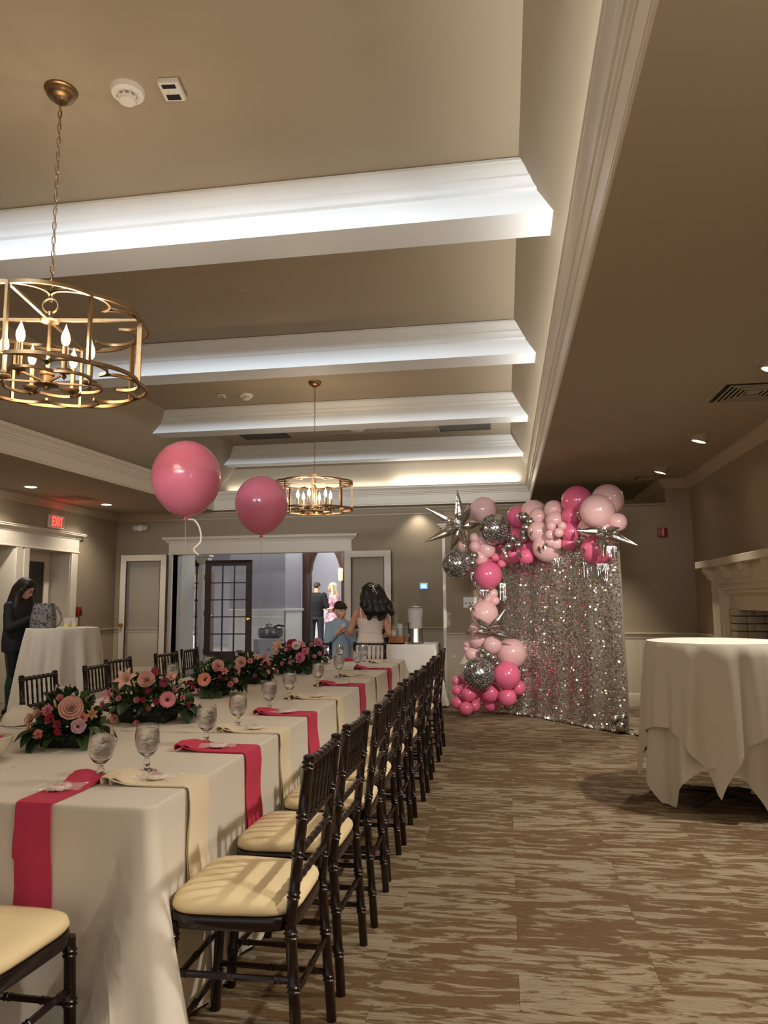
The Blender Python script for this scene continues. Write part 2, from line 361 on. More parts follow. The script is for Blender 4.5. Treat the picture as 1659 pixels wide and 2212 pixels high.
# left alcove: head, legs, deep reveal, two glazed doors with a post between them
hm = head('t', TRIM, -11.02, -8.15, 0, 2.2, 2.405)
for i, v in enumerate(hm.v): hm.v[i] = (XL - v[1], -v[0], v[2])
struct(hm.build('trim_8', TRIM, smooth=30))
struct(MB().box(XL, XL + .03, AY1, AY1 + .17, 0, 2.2, .004).box(XL, XL + .03, AY0 - .17, AY0, 0, 2.2, .004)
       .box(XL - .46, XL, AY1 - .012, AY1, 0, 2.2).box(XL - .46, XL, AY0, AY0 + .012, 0, 2.2).box(XL - .46, XL, AY0, AY1, 2.188, 2.2)
       .box(XL - .46, XL + .02, 9.42, 9.78, 0, 2.19, .006).box(XL + .015, XL + .035, 9.46, 9.6, 0, 2.19, .004).box(XL + .015, XL + .035, 9.64, 9.76, 0, 2.19, .004).build('trim_9', TRIM))
def leaf(name, w, h, m, pane_m, st=.115, bot=.26, top=.12, th=.045, knob=None, cols=1, rows=1, mun=.022, edge=None):
    """one door leaf in its own plane: x along the width from the hinge, y through the thickness"""
    o = bpy.data.objects.new(name, None); C.objects.link(o); struct(o)
    MB().box(0, st, -th / 2, th / 2, 0, h, .003).box(w - st, w, -th / 2, th / 2, 0, h, .003).box(st, w - st, -th / 2, th / 2, 0, bot, .003).box(st, w - st, -th / 2, th / 2, h - top, h, .003).build('frame', m, o)
    if edge: MB().box(st, st + .012, -th / 2 + .002, th / 2 - .002, bot, h - top).box(w - st - .012, w - st, -th / 2 + .002, th / 2 - .002, bot, h - top).box(-.004, .001, -th / 2, th / 2, 0, h).box(w - .001, w + .004, -th / 2, th / 2, 0, h).build('dark_edge', edge, o)
    iw, ih = w - 2 * st, h - bot - top
    for i in range(1, cols): MB().box(st + iw * i / cols - mun / 2, st + iw * i / cols + mun / 2, -.016, .016, bot, h - top, .003).build('muntin', m, o)
    for i in range(1, rows): MB().box(st, w - st, -.015, .015, bot + ih * i / rows - mun / 2, bot + ih * i / rows + mun / 2, .003).build('muntin', m, o)
    pm = MB().box(0, iw / cols - .004, -.003, .003, 0, ih / rows - .004).mesh('pane', 0); pm.materials.append(pane_m)
    for i in range(cols):
        for j in range(rows): link('pane', pm, None, o, (st + iw * i / cols + .002, 0, bot + ih * j / rows + .002))
    if knob is not None:
        k = MB()
        for sg in (-1, 1):
            M_ = Matrix.Translation((w - st / 2, sg * th / 2, knob)) @ Matrix.Rotation(-sg * PI / 2, 4, 'X')
            k.lathe([(.032, 0), (.032, .006), (.014, .01), (.012, .03), (.028, .042), (.032, .055), (.026, .068), (.0, .074)], 14, M_)
        k.build('knob', GOLD, o)
        MB().box(-.012, .006, -th / 2 - .012, -th / 2 + .01, .25, .35).box(-.012, .006, -th / 2 - .012, -th / 2 + .01, h / 2 - .05, h / 2 + .05).box(-.012, .006, -th / 2 - .012, -th / 2 + .01, h - .38, h - .28).build('hinge', BRASS, o)
    return o
d1 = leaf('door_1', .84, 2.2, TRIM, PANE, st=.105, top=.105, knob=.98, edge=DARKW); d1.location = (-5.845, YF - .12, .012); d1.rotation_euler = (0, 0, PI + .05)
d2 = leaf('door_2', .80, 2.2, TRIM, PANE, st=.115, top=.105, knob=None, edge=DARKW); d2.location = (-2.655, YF - .12, .012); d2.rotation_euler = (0, 0, -.04)
nightp = mat('night_glass', c(34, 33, 31), .12)
d3 = leaf('door_3', .98, 2.186, TRIM, nightp, st=.13, top=.16, knob=None); d3.location = (XL - .34, 9.8, .0); d3.rotation_euler = (0, 0, PI / 2)
d4 = leaf('door_4', .98, 2.186, TRIM, nightp, st=.13, top=.16, knob=None); d4.location = (XL - .34, 8.4, .0); d4.rotation_euler = (0, 0, PI / 2)
# hall beyond the double doors, one step up
HZ = .15
struct(MB().box(-9.5, 0, YF + .2, 22, HZ - .1, HZ).box(DX0, DX1, YF + .0, YF + .25, 0, HZ).build('floor_hall', mat('hall_carpet', c(128, 122, 114), .95, var=.25, vscale=8), smooth=0))
struct(MB().box(-9.5, 0, YF + .2, 22, 3.4, 3.5).build('ceiling_hall', HALLW, smooth=0))
struct(MB().box(-5.78, -5.7, YF + .19, YF + .75, HZ, 3.4).build('wall_hall_left', HALLW, smooth=0))
hw = MB().box(-5.78, -4.56, 15.0, 15.15, HZ, 3.4)
hw.add([(-4.56, 15, HZ), (-4.36, 15.55, HZ), (-4.36, 15.55, 3.4), (-4.56, 15, 3.4), (-4.7, 15.15, HZ), (-4.5, 15.65, HZ), (-4.5, 15.65, 3.4), (-4.7, 15.15, 3.4)], [(0, 1, 2, 3), (4, 7, 6, 5), (1, 5, 6, 2), (0, 3, 7, 4)])
hw.box(-9.5, 0, 21, 21.2, HZ, 3.4).box(-9.6, -9.5, YF + .2, 22, HZ, 3.4).box(-.05, 0, YF + .2, 22, HZ, 3.4)
wh = struct(hw.build('wall_hall', HALLG, smooth=0))
MB().box(-5.78, -4.575, 14.985, 15.0, HZ, 1.2).build('hall_wainscot', HALLW, wh, 0)
MB().sweep([(0, 1.18), (.03, 1.19), (.035, 1.225), (0, 1.23)], [(-4.34, 15.6), (-4.56, 14.985), (-5.78, 14.985)]).build('hall_rail', HALLW, wh)
MB().add([(-4.545, 15, HZ), (-4.345, 15.55, HZ), (-4.345, 15.55, 1.2), (-4.545, 15, 1.2)], [(0, 1, 2, 3)]).build('hall_wainscot', HALLW, wh, 0)
MB().sweep([(0, 1.04), (.02, 1.05), (.02, 1.07), (0, 1.08)], [(-4.6, 14.985), (-5.6, 14.985)]).sweep([(0, HZ), (.02, HZ), (.02, HZ + .15), (0, HZ + .16)], [(-4.34, 15.6), (-4.56, 14.985), (-5.78, 14.985)]).build('panel_moulding', HALLW, wh)
# cased opening at the left of the hall and its header
struct(MB().box(-5.86, -5.72, 13.55, 13.65, HZ, 2.14, .01).box(-5.85, -5.8, 13.52, 13.6, HZ, 2.13, .01).box(-6.5, -5.66, 13.5, 13.7, 2.13, 2.25, .01).box(-6.55, -5.62, 13.46, 13.7, 2.25, 2.29, .01).build('trim_10', HALLW))
df = leaf('door_5', .93, 2.03, DARKW, PANE, st=.115, bot=.3, top=.11, knob=.9, cols=3, rows=5); df.location = (-5.70, 13.5, HZ); df.rotation_euler = (0, 0, .03)
dg = leaf('door_6', .8, 2.03, DARKW, PANE, st=.115, bot=.3, top=.11, knob=.9, cols=3, rows=5); dg.location = (-5.93, 13.05, HZ); dg.rotation_euler = (0, 0, 1.5)
dh = leaf('door_7', .8, 2.03, DARKW, PANE, st=.115, bot=.3, top=.11, knob=.9, cols=2, rows=5); dh.location = (-7.75, 17.0, HZ); dh.rotation_euler = (0, 0, 0)
# timber posts with curved braces framing the room beyond
def post(name, x, y, w, sg):
    m = MB().box(x - w / 2, x + w / 2, y - .1, y + .1, HZ, 3.4, .008)
    pts = [(x + sg * (.02 + .75 * t * t + .1 * t), y, 2.05 + 1.25 * t) for t in [i / 8 for i in range(9)]]
    m.tube(pts, .11, 4, up=(0, 1, 0))
    return struct(m.build(name, DARKW, smooth=30))
post('trim_11', -4.27, 15.7, .17, 1); post('trim_12', -3.70, 17.0, .16, -1)
# ------------------------------------------------------------------ fireplace on the right wall
fp = thing('fireplace', 'white painted brick fireplace with bracketed mantel shelf on right wall', 'fireplace', (XR, 7.16, 0))
def F(m, name, mt, sm=30, lab=None):
    o = m.build(name, mt, fp, sm, (-XR, -7.16, 0)); o.location = (-XR, -7.16, 0)
    if lab: o['label'] = lab
    return o
FW = mat('fireplace_paint', c(214, 200, 176), .45)
FX = 2.33
F(MB().box(2.215, XR, 5.2, 9.13, 1.715, 1.79, .004), 'mantel_shelf', FW)
F(MB().box(FX, XR - .001, 8.57, 8.93, 0, 1.515).box(FX, XR - .001, 5.39, 5.75, 0, 1.515).box(FX, XR - .001, 5.39, 8.93, 1.515, 1.715), 'surround', FW)
pr = [(0, 0), (.02, .0), (.035, .03), (.02, .06), (.03, .1), (.012, .16), (0, .17)]
def frame_strip(m):
    for a, b in (((8.57, 0), (8.57, 1.515)), ((5.75, 1.515), (5.75, 0))): pass
    pts = [(8.57, 0), (8.57, 1.515), (5.75, 1.515), (5.75, 0)]
    inn = lambda d: [(8.57 - d, 0), (8.57 - d, 1.515 - d), (5.75 + d, 1.515 - d), (5.75 + d, 0)]
    rows = []
    for x_, d in [(FX, 0), (FX - .02, .005), (FX - .03, .03), (FX - .012, .055), (FX + .0, .06), (FX - .01, .07), (FX - .008, .09), (FX + .015, .105), (FX + .03, .112), (XR - .05, .118)]:
        rows.append([(x_, y, z) for y, z in inn(d)])
    vs = [p for r in rows for p in r]
    m.add(vs, [(4 * j + k, 4 * j + k + 1, 4 * j + k + 5, 4 * j + k + 4) for j in range(len(rows) - 1) for k in range(3)]); return m
F(frame_strip(MB()), 'moulded_frame', FW, 25)
F(MB().box(2.385, XR - .001, 5.86, 8.46, FZ, 1.42), 'lintel', FW, 0)
for k in range(6):     # brackets under the shelf
    y = 8.86 - k * .652
    pts = [(0, 0), (-.1, 0), (-.1, -.045), (-.088, -.05), (-.085, -.065), (-.06, -.085), (-.055, -.11), (-.03, -.14), (0, -.145)]
    m = MB(); n_ = len(pts); vs = [(FX + .005 + x, y + s_ * .055, 1.715 + z) for s_ in (-1, 1) for x, z in pts]
    m.add(vs, [tuple(range(n_)), tuple(range(2 * n_ - 1, n_ - 1, -1))] + [(i, (i + 1) % n_, n_ + (i + 1) % n_, n_ + i) for i in range(n_)])
    F(m, 'bracket', FW)
bk = mat('white_painted_brick', c(200, 188, 166), .6, bump=.4, bscale=40)
bn = 0
BM = {}
def brick(x0, x1, y0, y1, z0, z1):
    key = (round(x1 - x0, 3), round(y1 - y0, 3), round(z1 - z0, 3))
    if key not in BM:
        BM[key] = MB().box(-key[0] / 2, key[0] / 2, -key[1] / 2, key[1] / 2, -key[2] / 2, key[2] / 2, .006).mesh('brick', 30); BM[key].materials.append(bk)
    link('brick', BM[key], None, fp, ((x0 + x1) / 2 - XR, (y0 + y1) / 2 - 7.16, (z0 + z1) / 2), (0, 0, random.Random(int(z0 * 999)).uniform(-.012, .012)))
for r_ in range(16):
    z0 = r_ * .079 + .004; z1 = z0 + .07
    for ys, yj in ((FY1, 1), (FY0, -1)):
        brick(2.37, 2.47, min(ys + yj * .004, ys + yj * .265), max(ys + yj * .004, ys + yj * .265), z0, z1)   # face course
        if yj > 0:                                                                                            # jamb inside the opening
            o_ = .11 if r_ % 2 else .0
            brick(2.475, 2.66 - o_, FY1 + .002, FY1 + .086, z0, z1); brick(2.666 - o_, 2.80, FY1 + .002, FY1 + .086, z0, z1)
SOOT = mat('soot_black', c(14, 12, 11), .9)
F(MB().box(2.47, 3.0, FY0 - .1, FY0, 0, 1.4).box(2.8, 3.0, FY0, FY1 + .15, 0, 1.4).box(2.47, 3.0, FY1 + .092, FY1 + .15, 0, 1.4).box(2.46, 3.0, FY0, FY1 + .1, 1.26, 1.4).box(2.44, 3.0, FY0 - .1, FY1 + .14, -.03, .003), 'firebox', SOOT, 0)
# ------------------------------------------------------------------ chandeliers
BULB = emis('warm_bulb', (1, .62, .28, 1), 26)
FLAME = mat('bulb_glass', (1, .93, .8, 1), .05, 0, IOR=1.2, Transmission_Weight=.0, Alpha=.18)
def chandelier(loc, label):
    t = thing('chandelier', label, 'chandelier', loc, .2)
    zt, zb, R = 2.72 - ZT, 2.41 - ZT, .43
    MB().lathe([(.03, -.065), (.036, -.05), (.06, -.042), (.068, -.03), (.072, -.012), (.08, -.008), (.08, 0)], 28).build('canopy', BRASS, t)
    ch = MB(); z = -.07; k = 0
    while z > zt + .11:
        h = .026; w = .0085; pts = []
        for i in range(12):
            a = 2 * PI * i / 12; px = w * math.cos(a); pz = (h - w) * (1 if math.sin(a) > .01 else -1 if math.sin(a) < -.01 else 0) * .62 + w * math.sin(a)
            pts.append((px, 0, z - h * .8 + pz) if k % 2 else (0, px, z - h * .8 + pz))
        ch.tube(pts, .0022, 5, closed=True); z -= .037; k += 1
    ch.tube([(0.004, 0, -.06), (0, 0.003, zt + .1)], .0018, 5)
    stuff(ch.build('chain', BRASS, t))
    rg = [(.036 * math.cos(a), .0, zt + .072 + .036 * math.sin(a)) for a in [2 * PI * i / 18 for i in range(18)]]
    MB().tube(rg, .0055, 8, closed=True).lathe([(.02, zt), (.024, zt + .012), (.012, zt + .02), (.014, zt + .04), (.006, zt + .045)], 16).lathe([(.0, zt - .02), (.04, zt - .012), (.045, zt - .004), (.02, zt)], 20).build('loop_hub', BRASS, t)
    MB().lathe([(.0085, zb - .01), (.0085, zt)], 10).build('stem', BRASS, t)
    N = 8
    def ring(z):
        m = MB()
        for k in range(N):
            a0, a1 = 2 * PI * k / N, 2 * PI * (k + 1) / N; am = (a0 + a1) / 2; half = (a1 - a0) / 2
            P = lambda a, r: (r * math.cos(a), r * math.sin(a), z)
            # lobe bulging a little past the posts
            m.tube([P(a0 + (a1 - a0) * i / 8, R * (1 + .055 * math.sin(PI * i / 8))) for i in range(9)], .0115, 4, flat=.75, up=(0, 0, 1))
            # two inner curls meeting in an inward cusp
            for sg in (-1, 1):
                pts = []
                for i in range(9):
                    f = i / 8; r = R * (1 - .27 * (f ** 1.6)); a = am + sg * half * (1 - f) ** 1.0 - sg * .10 * math.sin(PI * f)
                    pts.append(P(a, r))
                m.tube(pts, .010, 4, flat=.75, up=(0, 0, 1))
        return m
    m = ring(zt)
    for k in range(4): a = PI / 2 * k; m.tube([(0, 0, zt), (R * math.cos(a), R * math.sin(a), zt)], .010, 4, up=(0, 0, 1))
    m.build('upper_ring', BRASS, t, 30)
    m = ring(zb)
    r2 = .235; rc = .12
    pts = [];                                        # small six-lobed ring that carries the candles
    for k in range(6):
        a0 = 2 * PI * k / 6
        for i in range(8):
            f = i / 8; pts.append(((r2 * (.86 + .2 * math.sin(PI * f))) * math.cos(a0 + f * PI / 3), (r2 * (.86 + .2 * math.sin(PI * f))) * math.sin(a0 + f * PI / 3), zb))
    m.tube(pts, .009, 4, closed=True, up=(0, 0, 1))
    m.build('lower_ring', BRASS, t, 30)
    MB().lathe([(.0, zb - .035), (.012, zb - .034), (.014, zb - .02), (.055, zb - .014), (.055, zb - .006), (.026, zb), (.026, zb + .03), (.034, zb + .036), (.034, zb + .05), (.01, zb + .052)], 20).build('lower_hub', BRASS, t)
    pm = MB().box(-.011, .011, -.006, .006, zb, zt).mesh('post', 30); pm.materials.append(BRASS)
    for k in range(N): a = 2 * PI * k / N; link('post', pm, None, t, (R * math.cos(a), R * math.sin(a), 0), (0, 0, a))
    am_ = MB().tube([(.02, 0, 0), (.2, 0, 0)], .0065, 4, up=(0, 0, 1)).lathe([(.005, 0), (.012, -.014), (.006, -.022), (0, -.03)], 10, Matrix.Translation((.19, 0, 0))).mesh('arm', 30); am_.materials.append(BRASS)
    cu = MB().lathe([(.01, 0), (.03, .006), (.036, .016), (.036, .02), (.02, .02)], 18).mesh('cup', 40); cu.materials.append(BRASS)
    sv = MB().lathe([(.0125, .018), (.0125, .13), (.009, .131)], 14).mesh('candle_sleeve', 40); sv.materials.append(BRASS)
    bl = MB().lathe([(.008, .131), (.0165, .145), (.02, .165), (.018, .185), (.011, .205), (.004, .225), (.001, .238)], 14).mesh('bulb', 60); bl.materials.append(FLAME)
    fi = MB().lathe([(.004, .14), (.009, .152), (.012, .168), (.0095, .186), (.004, .2), (.0, .205)], 10).mesh('filament', 60); fi.materials.append(BULB)
    for k in range(6):
        a = 2 * PI * k / 6 + .26; p = (.19 * math.cos(a), .19 * math.sin(a), zb)
        link('arm', am_, None, t, (0, 0, zb), (0, 0, a)); link('cup', cu, None, t, p); link('candle_sleeve', sv, None, t, p)
        b = link('bulb', bl, None, t, p); link('filament', fi, None, b)
        l = bpy.data.lights.new('bulb_light', 'POINT'); l.energy = 2.8; l.color = WARM; l.shadow_soft_size = .025
        lo = bpy.data.objects.new('bulb_light', l); C.objects.link(lo); lo.parent = b; lo.location = (0, 0, .17)
chandelier((-2.129, 3.1, ZT), 'brass drum chandelier hanging from the nearest ceiling bay, partly cut by the picture edge')
chandelier((-2.128, 8.11, ZT), 'brass drum chandelier with lit candle bulbs hanging beside the smaller floating pink balloon')
# ------------------------------------------------------------------ recessed lights, vents, detectors
LENS = emis('downlight_lens', (1, .86, .6, 1), 9)
LENSW = emis('downlight_lens_white', (1, .97, .9, 1), 14)
def eyeball(x, y, label, tilt=.3, power=60):
    t = thing('recessed_spotlight', label, 'ceiling light', (x, y, ZL), 0, 'eyeball spotlights in the low ceiling')
    MB().lathe([(.055, -.0045), (.105, -.006), (.12, -.003), (.122, 0)], 32, cap=False).build('trim_ring', CEIL, t)
    M_ = Matrix.Rotation(tilt, 4, Vector((.35, 1, 0)).normalized())
    MB().lathe([(.082, .02), (.084, -.02), (.076, -.062), (.066, -.066), (.062, -.055)], 28, M_, cap=False).build('eyeball', CEIL, t)
    MB().lathe([(0, -.056), (.062, -.056)], 28, M_, cap=False).build('lens', LENS, t)
    spot((x + M_.to_3x3().col[2].x * -.075, y, ZL - .075), (x - tilt * 3.4, y - .25, 0), power, (1, .91, .78), 1.45, .6, .05, 'spotlight')
eyeball(1.924, 7.43, 'tilted eyeball spotlight nearest the large air vent, in front of the mantel'); eyeball(1.916, 9.206, 'tilted eyeball spotlight next to the far air vent above the backdrop')
eyeball(1.83, 5.14, 'bright eyeball spotlight cut by the picture edge, nearest the camera', power=80)
spot((1.75, 4.2, ZL - .09), (.35, 8.8, 1.1), 260, (1, .93, .84), .62, .9, .05, 'spotlight')  # added spot without a fixture, brightens the backdrop and balloons
for y in (3.1, 1.0, -1.1): spot((1.85, y, ZL - .08), (.55, y - .1, 0), 75, (1, .91, .78), 1.45, .6, .05, 'spotlight')
def downlight(x, y, label):
    t = thing('recessed_downlight', label, 'ceiling light', (x, y, ZL), 0, 'flush downlights over the left aisle')
    MB().lathe([(.07, -.002), (.085, -.006), (.1, -.003), (.1, 0)], 28, cap=False).build('trim_ring', WHITEP, t)
    MB().lathe([(0, -.003), (.072, -.003)], 28, cap=False).build('lens', LENSW, t)
    spot((x, y, ZL - .02), (x, y, 0), 26, (1, .92, .8), 2.3, .7, .06, 'spotlight')
downlight(-6.33, 8.98, 'flush round downlight in the low ceiling nearer the exit sign'); downlight(-6.3, 10.87, 'flush round downlight between the dark vent and the larger balloon')
for y in (6.8, 4.6, 2.4, .2): spot((-6.2, y, ZL - .02), (-5.9, y, 0), 34, (1, .92, .8), 2.3, .7, .06, 'spotlight')
for y in (10.9,): spot((-1.4, 12.1, ZL - .02), (-1.4, 12.0, 0), 8, (1, .92, .8), 2.0, .7, .06, 'spotlight')
VENTW = CEIL
def diffuser(x, y, s, label, z=ZL):
    t = thing('air_vent', label, 'vent', (x, y, z), 0)
    MB().box(-s / 2 + .02, s / 2 - .02, -s / 2 + .02, s / 2 - .02, -.004, -.001).build('dark_duct', BLACK, t, 0)
    def sq(m, a, w, z0, z1):
        for q in ((-a, a, -a, -a + w), (-a, a, a - w, a), (-a, -a + w, -a + w, a - w), (a - w, a, -a + w, a - w)): m.box(*q, z0, z1)
        return m
    sq(MB(), s / 2, .045, -.01, 0).build('frame', VENTW, t, 0)
    for k in range(1, 6):
        a = s / 2 - .045 - k * (s / 2 - .09) / 6; m = MB()
        
        sq(m, a, .016, -.016, -.012); m.build('slat', VENTW, t, 0)
    MB().box(-.05, .05, -.05, .05, -.012, -.006).build('centre_plate', VENTW, t, 0)
diffuser(1.93, 5.9, .62, 'large square air vent in the low ceiling nearest the picture edge'); diffuser(1.9, 9.9, .42, 'square air vent in the low ceiling above the balloon garland')
diffuser(-6.37, 10.1, .5, 'dark air vent in the low ceiling over the exit sign')
def grille(x0, x1, y0_, y1_, label):
    t = thing('return_air_grille', label, 'vent', ((x0 + x1) / 2, (y0_ + y1_) / 2, ZT)); w, d = (x1 - x0) / 2, (y1_ - y0_) / 2
    MB().box(-w, w, -d, d, -.004, -.001).build('dark_backing', mat('grille_dark', c(52, 47, 42), .6), t, 0)
    MB().box(-w - .03, w + .03, -d - .03, -d, -.012, 0).box(-w - .03, w + .03, d, d + .03, -.012, 0).box(-w - .03, -w, -d, d, -.012, 0).box(w, w + .03, -d, d, -.012, 0).build('frame', CEIL, t, 0)
    m = MB()
    for k in range(16): y_ = -d + d * 2 * (k + .5) / 16; m.box(-w, w, y_ - .004, y_ + .004, -.009, -.004)
    m.build('louvres', mat('louvre_grey', c(86, 78, 68), .5), t, 0)
grille(-3.96, -3.2, 10.48, 10.88, 'dark return grille in the tray ceiling above the larger balloon'); grille(-.9, -.14, 10.48, 10.9, 'dark return grille in the tray ceiling toward the beam ends')
def detector(x, y, label):
    t = thing('smoke_detector', label, 'smoke detector', (x, y, ZT), .4)
    MB().lathe([(.062, -.032), (.078, -.026), (.082, -.012), (.085, 0)], 28).build('base', WHITEP, t)
    MB().lathe([(.0, -.066), (.04, -.064), (.044, -.052), (.046, -.046)], 24).build('cap', WHITEP, t)
    m = MB()
    for k in range(10): a = 2 * PI * k / 10; m.lathe([(.006, -.05), (.006, -.03)], 6, Matrix.Translation((.048 * math.cos(a), .048 * math.sin(a), 0)))
    m.build('sensor_fins', WHITEP, t)
detector(-1.8, 3.156, 'round white smoke detector between the brass canopy and white sensor box'); detector(-3.098, 8.478, 'small far smoke detector beside the white sensor, two bays back')
def sensor(x, y, s, rz, label):
    t = thing('occupancy_sensor', label, 'sensor', (x, y, ZT), rz)
    MB().box(-.045 * s, .045 * s, -.06 * s, .06 * s, -.028 * s, 0, .005).build('body', WHITEP, t)
    [MB().box(-.03 * s, .03 * s, a * s, b * s, -.031 * s, -.027 * s).build('dark_window', BLACK, t, 0) for a, b in ((.014, .046), (-.05, -.028))]
    MB().ell((0, -.007 * s, -.028 * s), (.012 * s, .012 * s, .008 * s), 12, 6).build('lens', WHITEP, t)
sensor(-1.572, 3.17, 1.12, .12, 'white ceiling sensor box with two dark windows beside the near smoke detector'); sensor(-3.4, 8.44, .95, .12, 'tiny white ceiling sensor beside the far smoke detector')
tag(MB().lathe([(0, -.008), (.085, -.008), (.1, -.004), (.104, 0)], 32).build('ceiling_cover', CEIL, None, 40, (-2.109, 5.6, ZT)), 'round tan blank cover plate alone in the second ceiling bay', 'cover plate')
tag(MB().lathe([(.0, -.03), (.02, -.03), (.024, -.015), (.06, -.012), (.1, -.01), (.105, 0)], 24).build('speaker_dome', WHITEP, None, 40, (-2.11, 10.557, ZT)), 'round white ceiling disc between the two dark return grilles', 'ceiling disc')
# ------------------------------------------------------------------ wall devices
ex = thing('exit_sign', 'red lit EXIT sign on the left wall above the alcove', 'exit sign', (XL, 10.37, 2.63))
MB().box(.002, .045, -.19, .19, -.1, .1, .006).build('housing', WHITEP, ex)
MB().box(.045, .049, -.17, .17, -.082, .082).build('face', mat('exit_face', c(190, 150, 140), .5), ex, 0)
RED = emis('exit_red', (1, .03, .02, 1), 2.2)
def letter(ch, u0, w, h):
    m = MB(); s_ = .022
    def seg(a, b, s2=s_):
        (ua, za), (ub, zb_) = a, b; d = Vector((ub - ua, zb_ - za)); n_ = Vector((-d.y, d.x)).normalized() * s2 / 2
        q = [(ua + n_.x, za + n_.y), (ub + n_.x, zb_ + n_.y), (ub - n_.x, zb_ - n_.y), (ua - n_.x, za - n_.y)]
        vs = [(.049, u0 + u, z) for u, z in q] + [(.054, u0 + u, z) for u, z in q]
        m.add(vs, [(4, 5, 6, 7)] + [(k, (k + 1) % 4, 4 + (k + 1) % 4, 4 + k) for k in range(4)])
    if ch == 'E': seg((s_ / 2, -h), (s_ / 2, h)); [seg((0, z), (w, z)) for z in (-h + s_ / 2, 0, h - s_ / 2)]
    if ch == 'X': seg((0, -h), (w, h)); seg((0, h), (w, -h))
    if ch == 'I': seg((w / 2, -h), (w / 2, h))
    if ch == 'T': seg((w / 2, -h), (w / 2, h)); seg((0, h - s_ / 2), (w, h - s_ / 2))
    return m.build('letter', RED, ex, 0)
for ch, u0, w in (('E', -.135, .062), ('X', -.06, .07), ('I', .022, .03), ('T', .064, .07)): letter(ch, u0, w, .07)
l = bpy.data.lights.new('exit_glow', 'AREA'); l.energy = .35; l.color = (1, .06, .05); l.size = .3; l.shape = 'RECTANGLE'; l.size_y = .12
lo = bpy.data.objects.new('exit_glow', l); C.objects.link(lo); lo.location = (XL + .07, 10.37, 2.63); lo.rotation_euler = (0, -PI / 2 - .5, 0)
em = thing('emergency_light', 'cream twin-lamp emergency light high on wall near the left corner', 'emergency light', (-6.4, YF, 2.70))
MB().ell((0, -.045, 0), (.1, .05, .06), 18, 10).build('body', WHITEP, em)
for s_ in (-1, 1): MB().ell((s_ * .1, -.05, .0), (.05, .055, .055), 14, 8).build('lamp_head', mat('lamp_head_lens', c(210, 205, 190), .2), em)
pb = thing('fire_pull_station', 'red fire alarm pull station on left wall beside the alcove casing', 'fire alarm', (XL, 11.1, 1.24))
REDP = mat('red_alarm', c(150, 22, 24), .35)
MB().box(0, .05, -.055, .055, -.075, .075, .006).build('body', REDP, pb); MB().box(.05, .058, -.03, .03, -.05, .035, .003).build('handle', mat('pull_dark', c(50, 16, 18), .4), pb)
st = thing('fire_strobe', 'small red fire strobe high on the wall right of the backdrop', 'fire alarm', (2.07, YP, 2.24))
MB().box(-.06, .06, -.045, 0, -.06, .06, .006).build('body', REDP, st); MB().box(-.012, .012, -.06, -.044, -.05, .05, .005).build('strobe_lens', mat('strobe_clear', c(190, 180, 170), .15), st)
th = thing('thermostat', 'small wall thermostat with glowing blue screen', 'thermostat', (-1.328, YF, 1.614))
MB().box(-.07, .07, -.025, 0, -.055, .055, .006).build('case', WHITEP, th); MB().box(-.055, .055, -.028, -.024, -.04, .04).build('screen', emis('blue_screen', c(70, 110, 235), 1.6), th, 0)
MB().box(-.04, .03, -.03, -.027, .004, .016).box(-.035, .045, -.03, -.027, -.02, -.012).build('readout', emis('screen_white', c(190, 205, 250), 1.4), th, 0)
sp_ = thing('switch_plate', 'beige multi-gang switch plate behind the column of pink balloons', 'switch plate', (-.45, YP, 1.345))
MB().box(-.11, .07, -.01, 0, -.075, .07, .003).build('plate', WHITEP, sp_)
for k in range(3): MB().lathe([(.011, -.016), (.011, -.008)], 10, Matrix.Translation((-.075 + k * .045, 0, -.012)) @ Matrix.Rotation(-PI / 2, 4, 'X')).build('knob', BLACK, sp_)
scn = thing('wall_sconce', 'small warm lit sconce on the timber post in the hall', 'sconce', (-3.775, 17.0, 2.0))
MB().lathe([(.0, -.16), (.05, -.13), (.055, .13), (.0, .16)], 14, Matrix.Translation((.0, -.18, 0))).build('shade', emis('sconce_shade', (1, .66, .3, 1), .55), scn); MB().box(-.03, .03, -.16, -.1, -.06, .06).build('bracket', BRASS, scn)
